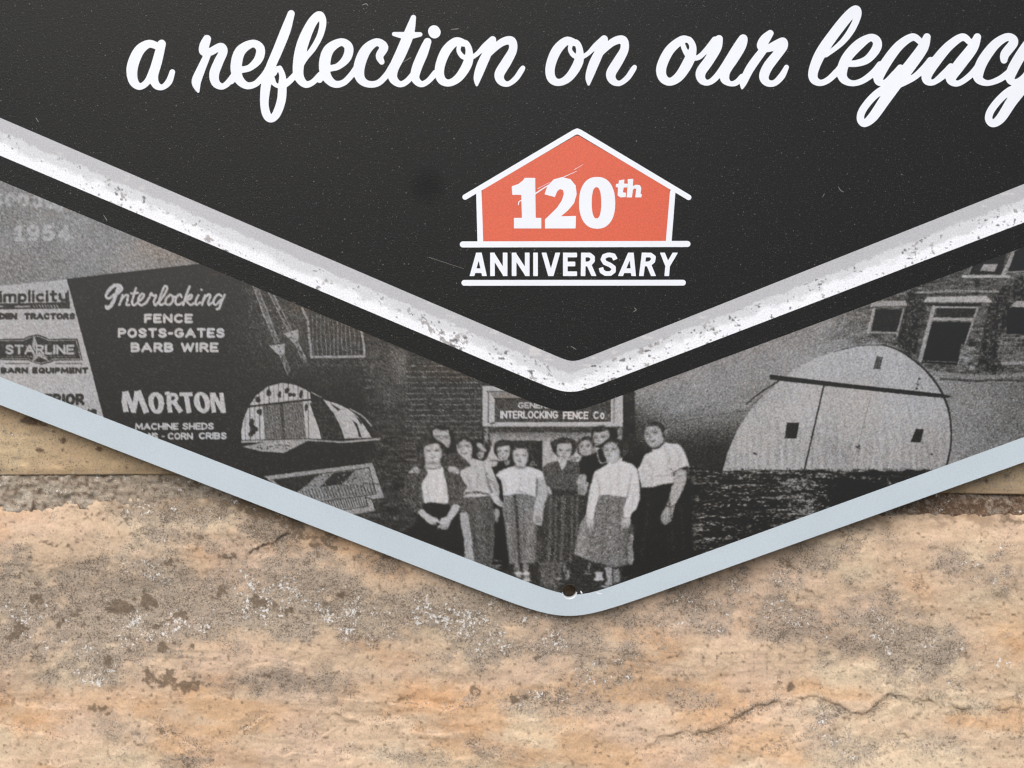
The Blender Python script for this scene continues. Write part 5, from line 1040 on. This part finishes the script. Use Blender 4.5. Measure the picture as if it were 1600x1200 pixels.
# ---- script lettering ----
LZ = -.38
def T2(ox, oy, s, P): return [(ox+p[0]/s, oy+p[1]/s, p[2]/s) for p in P]
A_ = lambda *P: T2(180, 0, 3.636, P)
B_ = lambda *P: T2(580, 0, 3.636, P)
C_ = lambda *P: T2(1000, 0, 5.333, P)
D_ = lambda *P: T2(1240, 0, 4.444, P)
def off(P, dx, dy): return [(a+dx/3.636, b+dy/3.636, c) for a, b, c in P]
e1 = A_((660, 462, 17), (700, 405, 18), (765, 385, 19), (815, 335, 25), (824, 275, 25), (780, 248, 22), (712, 290, 30), (688, 370, 32), (697, 440, 28), (742, 485, 21), (795, 478, 18), (840, 435, 18), (868, 395, 18))
o1 = B_((525, 245, 20), (480, 237, 24), (425, 290, 28), (390, 380, 27), (396, 448, 25), (440, 472, 20), (498, 440, 24), (548, 360, 27), (556, 290, 20), (538, 245, 16), (510, 245, 12))
o1b = B_((500, 262, 12), (497, 290, 12), (520, 322, 14), (560, 330, 13), (600, 308, 13), (645, 262, 16), (690, 226, 20))
n1_ = B_((690, 228, 20), (665, 290, 25), (628, 370, 28), (604, 440, 22), (600, 484, 7)); n1b = B_((640, 345, 10), (690, 285, 18), (745, 240, 22), (796, 232, 24), (805, 282, 24), (770, 350, 28), (729, 420, 28), (738, 462, 22), (776, 478, 15), (820, 448, 16), (852, 402, 16), (862, 386, 13))
SCRIPT = {'a': [A_((238, 262, 20), (190, 250, 23), (135, 290, 30), (98, 380, 32), (103, 458, 27), (140, 492, 19), (185, 462, 19), (222, 385, 22)), A_((264, 250, 24), (240, 345, 28), (218, 430, 27), (232, 482, 22), (268, 496, 16), (305, 465, 19), (325, 410, 16))],
 'reflection': [A_((522, 222, 23), (506, 262, 28), (502, 295, 22), (540, 295, 22), (598, 266, 22), (615, 292, 24), (588, 352, 27), (563, 420, 28), (572, 472, 24), (610, 492, 17), (650, 462, 18), (690, 405, 18)), A_((525, 310, 20), (490, 390, 24), (462, 460, 27), (466, 500, 16), (473, 522, 6)),
   e1, A_((1000, 78, 20), (968, 175, 28), (922, 290, 28), (880, 390, 27), (856, 490, 28), (848, 590, 24), (862, 655, 24), (888, 676, 20), (918, 645, 24), (944, 570, 25), (950, 490, 24), (950, 430, 18), (935, 388, 15)), A_((868, 395, 20), (885, 440, 20), (915, 485, 12), (965, 480, 18), (1020, 430, 18)), A_((905, 420, 12), (925, 385, 10)),
   A_((1020, 430, 18), (1075, 340, 15), (1125, 275, 17), (1165, 200, 18), (1180, 125, 20), (1158, 88, 24), (1112, 140, 28), (1065, 250, 33), (1042, 360, 32), (1044, 435, 28), (1080, 479, 20), (1122, 468, 17), (1165, 425, 17)),
   off(e1, 502, -8), B_((60, 352, 16), (48, 318, 22), (72, 268, 25), (30, 240, 22), (-30, 285, 30), (-66, 370, 32), (-64, 440, 27), (-25, 476, 20), (35, 474, 18), (85, 430, 18), (125, 370, 20)),
   B_((240, 100, 15), (215, 190, 29), (170, 300, 31), (128, 390, 28), (124, 445, 25), (160, 478, 18), (200, 465, 17), (240, 420, 16)), B_((130, 194, 12), (205, 203, 21), (278, 196, 13)),
   B_((320, 238, 22), (295, 300, 28), (258, 390, 28), (250, 445, 24), (282, 478, 18), (322, 462, 16), (365, 415, 18)), o1, o1b, n1_, n1b],
 'on': [off(o1, 628, -3), off(o1b, 633, -5), off(n1_, 635, -4), off(n1b, 634, -4)],
 'our': [C_((400, 330, 26), (345, 335, 34), (245, 420, 40), (180, 555, 42), (188, 645, 38), (250, 682, 33), (330, 632, 40), (408, 505, 44), (440, 400, 30), (412, 335, 26), (385, 330, 20)), C_((352, 360, 20), (372, 415, 22), (405, 462, 26), (455, 484, 22), (500, 470, 22), (560, 410, 24), (625, 335, 30)),
   C_((658, 325, 32), (638, 400, 40), (570, 510, 42), (508, 600, 42), (512, 662, 34), (560, 690, 24), (620, 658, 26), (690, 570, 28), (790, 420, 34), (857, 322, 34), (845, 380, 40), (785, 480, 42), (715, 585, 42), (705, 655, 38), (745, 696, 22), (800, 690, 24), (850, 640, 24)),
   C_((850, 738, 8), (862, 685, 30), (905, 590, 36), (965, 500, 36), (1030, 415, 32)), C_((1085, 278, 28), (1040, 330, 42), (1012, 385, 38), (1060, 405, 30), (1130, 378, 38), (1190, 345, 32), (1195, 390, 34), (1130, 470, 40), (1062, 560, 42), (1032, 640, 40), (1060, 690, 30), (1120, 692, 26), (1180, 635, 28), (1220, 560, 20))],
 'legacy': [D_((225, 385, 14), (330, 300, 20), (400, 210, 24), (445, 110, 24), (430, 68, 30), (368, 125, 36), (270, 250, 38), (185, 375, 38), (138, 490, 34), (140, 550, 30), (185, 576, 22), (240, 555, 22), (300, 500, 24)),
   D_((300, 500, 22), (345, 450, 20), (440, 440, 24), (515, 410, 28), (575, 335, 32), (575, 282, 30), (530, 262, 26), (450, 312, 36), (370, 400, 36), (336, 490, 36), (346, 548, 30), (400, 578, 21), (470, 565, 21), (550, 510, 24), (600, 450, 24)),
   D_((880, 290, 22), (825, 258, 26), (735, 315, 32), (655, 415, 36), (597, 515, 36), (590, 562, 30), (630, 576, 20), (700, 525, 30), (740, 470, 22)), D_((925, 258, 26), (895, 335, 38), (805, 460, 42), (710, 580, 44), (625, 705, 38), (550, 812, 34), (492, 857, 26), (464, 828, 26), (476, 770, 26), (540, 685, 26), (620, 622, 26), (720, 592, 24), (830, 540, 22), (900, 480, 24), (950, 420, 24)),
   D_((1220, 290, 22), (1170, 258, 26), (1080, 318, 32), (995, 415, 36), (930, 510, 36), (926, 558, 30), (970, 572, 20), (1040, 520, 26), (1090, 460, 20)), D_((1275, 258, 26), (1240, 335, 38), (1155, 445, 42), (1095, 530, 38), (1102, 570, 26), (1150, 577, 20), (1230, 520, 22), (1290, 450, 24)),
   D_((1460, 418, 24), (1468, 375, 32), (1525, 300, 32), (1515, 265, 28), (1468, 262, 28), (1390, 318, 34), (1312, 425, 38), (1280, 515, 36), (1292, 558, 28), (1350, 577, 20), (1430, 550, 22), (1500, 500, 24)),
   D_((1650, 270, 30), (1590, 360, 36), (1522, 480, 38), (1503, 550, 30), (1545, 572, 22), (1620, 520, 26), (1700, 400, 28)), D_((1800, 260, 28), (1760, 340, 36), (1660, 480, 40), (1590, 600, 42), (1510, 710, 38), (1440, 818, 34), (1385, 858, 26), (1354, 828, 26), (1368, 770, 26), (1430, 690, 26), (1510, 625, 26), (1610, 592, 24), (1720, 540, 22))]}
def path_shape(name, paths, g, mat, label=None, d=LZ, butt=False, sm=True, extra=None):
    Ps = [crom(np.array(P, float), False, 7) if (sm and len(P) > 2) else np.array(P, float) for P in paths]
    allp = np.vstack(Ps); m = allp[:, 2].max()+3
    def f(X, Y):
        Dm = np.full(X.shape, 1e3)
        for P in Ps:
            b = (X > P[:, 0].min()-P[:, 2].max()-4) & (X < P[:, 0].max()+P[:, 2].max()+4)
            xi = np.nonzero(b[0])[0]
            if len(xi) == 0: continue
            s_ = slice(xi[0], xi[-1]+1); Dm[:, s_] = np.minimum(Dm[:, s_], sd_path(X[:, s_], Y[:, s_], P, butt))
        return Dm
    me = sdf_mesh(name, f, (allp[:, 0].min()-m, allp[:, 1].min()-m, allp[:, 0].max()+m, allp[:, 1].max()+m), g, d)
    return link(name, me, mat, sign, label)
for w_, P in SCRIPT.items(): path_shape('script_word', P, 1.3, M_white, 'white script word "%s" on the black panel' % w_)
path_shape('letter_dot', [[(580+357/3.636, 178/3.636, 9.3), (580+360/3.636, 184/3.636, 9.5)]], 1.3, M_white, 'dot over the i of the white script word', sm=False)
# ---- anniversary emblem ----
E = lambda *P: [(700+p[0]/4.0, 190+p[1]/4.0)+tuple(q/4.0 for q in p[2:]) for p in P]
def poly_shape(name, polys, g, mat, label=None, d=LZ, holes=(), rnd=0.0):
    Ps = [np.array(P, float) for P in polys]; Hs = [np.array(P, float) for P in holes]; allp = np.vstack(Ps); m = 3
    def f(X, Y):
        Dm = np.full(X.shape, 1e3)
        for P in Ps: Dm = np.minimum(Dm, sd_poly(X, Y, P))
        for P in Hs: Dm = np.maximum(Dm, -sd_poly(X, Y, P))
        return Dm-rnd
    return link(name, sdf_mesh(name, f, (allp[:, 0].min()-m, allp[:, 1].min()-m, allp[:, 0].max()+m, allp[:, 1].max()+m), g, d), mat, sign, label)
poly_shape('red_house_shape', [E((796, 90), (808, 86), (820, 90), (1374, 412), (1385, 425), (1386, 440), (1370, 755), (210, 757), (213, 440), (216, 425), (226, 414))], 1.5, M_red, 'orange red house shaped field of the emblem', d=-.28)
path_shape('emblem_roof', [E((107, 472, 17), (790, 68, 17.5), (808, 61, 18), (826, 68, 17.5), (1504, 474, 17))], 1.1, M_white, 'white roof outline of the emblem', sm=False, d=-.40)
path_shape('emblem_post', [E((193, 440, 17), (202, 752, 18))], 1.1, M_white, 'left white wall line of the emblem', sm=False, d=-.36); path_shape('emblem_post', [E((1404, 440, 17), (1379, 752, 18))], 1.1, M_white, 'right white wall line of the emblem', sm=False, d=-.36)
path_shape('emblem_bar', [E((93, 768, 19), (1496, 765, 19))], 1.1, M_white, 'white bar above the word ANNIVERSARY', sm=False, d=-.44); path_shape('emblem_bar', [E((102, 1008, 18), (1468, 1007, 18))], 1.1, M_white, 'white bar below the word ANNIVERSARY', sm=False)
poly_shape('digit', [E((480, 352), (545, 352), (548, 602), (583, 602), (583, 668), (412, 668), (412, 602), (462, 602), (458, 458), (402, 458), (398, 405), (440, 390), (468, 368))], .9, M_white, 'white digit 1 of the emblem')
poly_shape('digit', [E((603, 455), (622, 402), (660, 362), (712, 347), (765, 360), (798, 400), (804, 455), (788, 510), (750, 555), (706, 592), (800, 590), (797, 668), (606, 668), (606, 612), (680, 540), (712, 492), (724, 450), (718, 428), (700, 422), (682, 436), (668, 472))], .9, M_white, 'white digit 2 of the emblem')
def sell(cx, cy, rx, ry, p, n=40):
    return [(cx+rx*np.sign(math.cos(a))*abs(math.cos(a))**(2/p), cy+ry*np.sign(math.sin(a))*abs(math.sin(a))**(2/p)) for a in np.linspace(0, 2*math.pi, n, endpoint=False)]
poly_shape('digit', [E(*sell(932, 508, 113, 162, 2.3))], .9, M_white, 'white digit 0 of the emblem', holes=[E(*sell(928, 508, 30, 98, 2.3))])
poly_shape('letter', [E((1068, 368), (1103, 362), (1100, 388), (1124, 388), (1120, 412), (1098, 412), (1093, 442), (1112, 445), (1110, 472), (1078, 474), (1060, 462), (1062, 412), (1048, 410), (1050, 390), (1066, 388))], .8, M_white, 'raised letter t of the emblem')
poly_shape('letter', [E((1122, 360), (1158, 358), (1155, 404), (1175, 394), (1200, 398), (1208, 416), (1203, 452), (1212, 455), (1208, 474), (1170, 474), (1176, 420), (1164, 418), (1155, 428), (1150, 474), (1116, 474), (1124, 385))], .8, M_white, 'raised letter h of the emblem')
LET = [('A', [[(150, 965), (190, 822)], [(228, 965), (196, 822)], [(160, 932), (222, 932)]]), ('N', [[(278, 965), (278, 820)], [(278, 830), (357, 955)], [(357, 965), (357, 820)]]), ('N', [[(413, 965), (413, 820)], [(413, 830), (495, 955)], [(495, 965), (495, 820)]]),
 ('I', [[(547, 965), (547, 820)]]), ('V', [[(600, 820), (640, 960)], [(686, 820), (646, 960)]]), ('E', [[(733, 965), (733, 820)], [(733, 834), (805, 834)], [(733, 890), (795, 890)], [(733, 951), (805, 951)]]),
 ('R', [[(844, 965), (846, 820)], [(846, 834), (885, 834), (903, 848), (903, 870), (885, 890), (846, 890)], [(878, 888), (912, 965)]]), ('S', [[(1046, 862), (1034, 838), (1004, 832), (976, 842), (968, 862), (980, 882), (1012, 896), (1034, 912), (1034, 934), (1014, 950), (984, 950), (962, 936), (956, 914)]]),
 ('A', [[(1078, 965), (1140, 822)], [(1160, 965), (1146, 822)], [(1092, 932), (1156, 932)]]), ('R', [[(1208, 965), (1226, 820)], [(1226, 834), (1265, 834), (1284, 848), (1280, 872), (1258, 890), (1220, 890)], [(1252, 888), (1284, 965)]]), ('Y', [[(1340, 820), (1370, 895)], [(1420, 820), (1376, 895)], [(1374, 885), (1367, 965)]])]
def flat_letter(ss):
    Ps = [(np.array(E(*[(x, y, 14.5) for x, y in s_])), abs(s_[0][1]-s_[-1][1]) < 3 or len(s_) > 8) for s_ in ss]; a_ = np.vstack([q[0] for q in Ps]); yt, yb = 190+819/4, 190+965.5/4
    def f(X, Y):
        Dm = np.full(X.shape, 1e3)
        for P, bt in Ps: Dm = np.minimum(Dm, sd_path(X, Y, P, bt))
        return np.maximum(Dm, np.maximum(Y-yb, yt-Y))
    link('letter', sdf_mesh('letter', f, (a_[:, 0].min()-6, yt-2, a_[:, 0].max()+6, yb+2), .7, LZ), M_white, sign)
for c_, ss in LET: flat_letter(ss)
# scratches over the digits, fine scuffs on the panel
SC = [((805, 310, 1.2), (700, 358, 2.2), (600, 415, 3.5), (540, 455, 4)), ((845, 268, .8), (790, 300, 1.4)), ((640, 378, .8), (560, 420, 1.5)), ((440, 520, 3), (445, 500, 3), (470, 488, 2)), ((470, 480, 1), (530, 440, 2))]
path_shape('scratch', [E(*P) for P in SC], .35, M_white, 'thin white scratches across the digits', d=-.42)
def scuff(P): path_shape('scratch', [P], .3, M_silver2, None, d=-.2)
M_silver2 = print_mat('scuff', rgb(120, 118, 112), grain=.05)
for P in ([(1310, 292, .4), (1313, 297, .6), (1318, 300, .4)], [(990, 487, .5), (994, 484, .7), (991, 481, .4)], [(892, 541, .4), (897, 544, .6), (900, 546, .4)], [(566, 8, .4), (572, 6, .6), (575, 9, .4)], [(628, 98, .3), (642, 90, .5)], [(162, 336, .4), (167, 344, .6)], [(705, 46, .4), (716, 45, .6)], [(1285, 308, .3), (1288, 303, .5)], [(56, 184, .4), (60, 190, .6)], [(725, 420, .2), (670, 402, .3)]):
    scuff(P)
path_shape('sparkle_chip', [[(907.5, 924, 1.0), (909, 926.5, 1.1)], [(921, 928, .5), (922, 928.6, .5)], [(932, 926, .6), (937, 927.4, .9), (941, 928, .4)]], .4, M_white, 'sparkle highlights painted as small white chips beside the mounting hole', d=-.5)  # sparkle highlights by the hole put in as white flecks
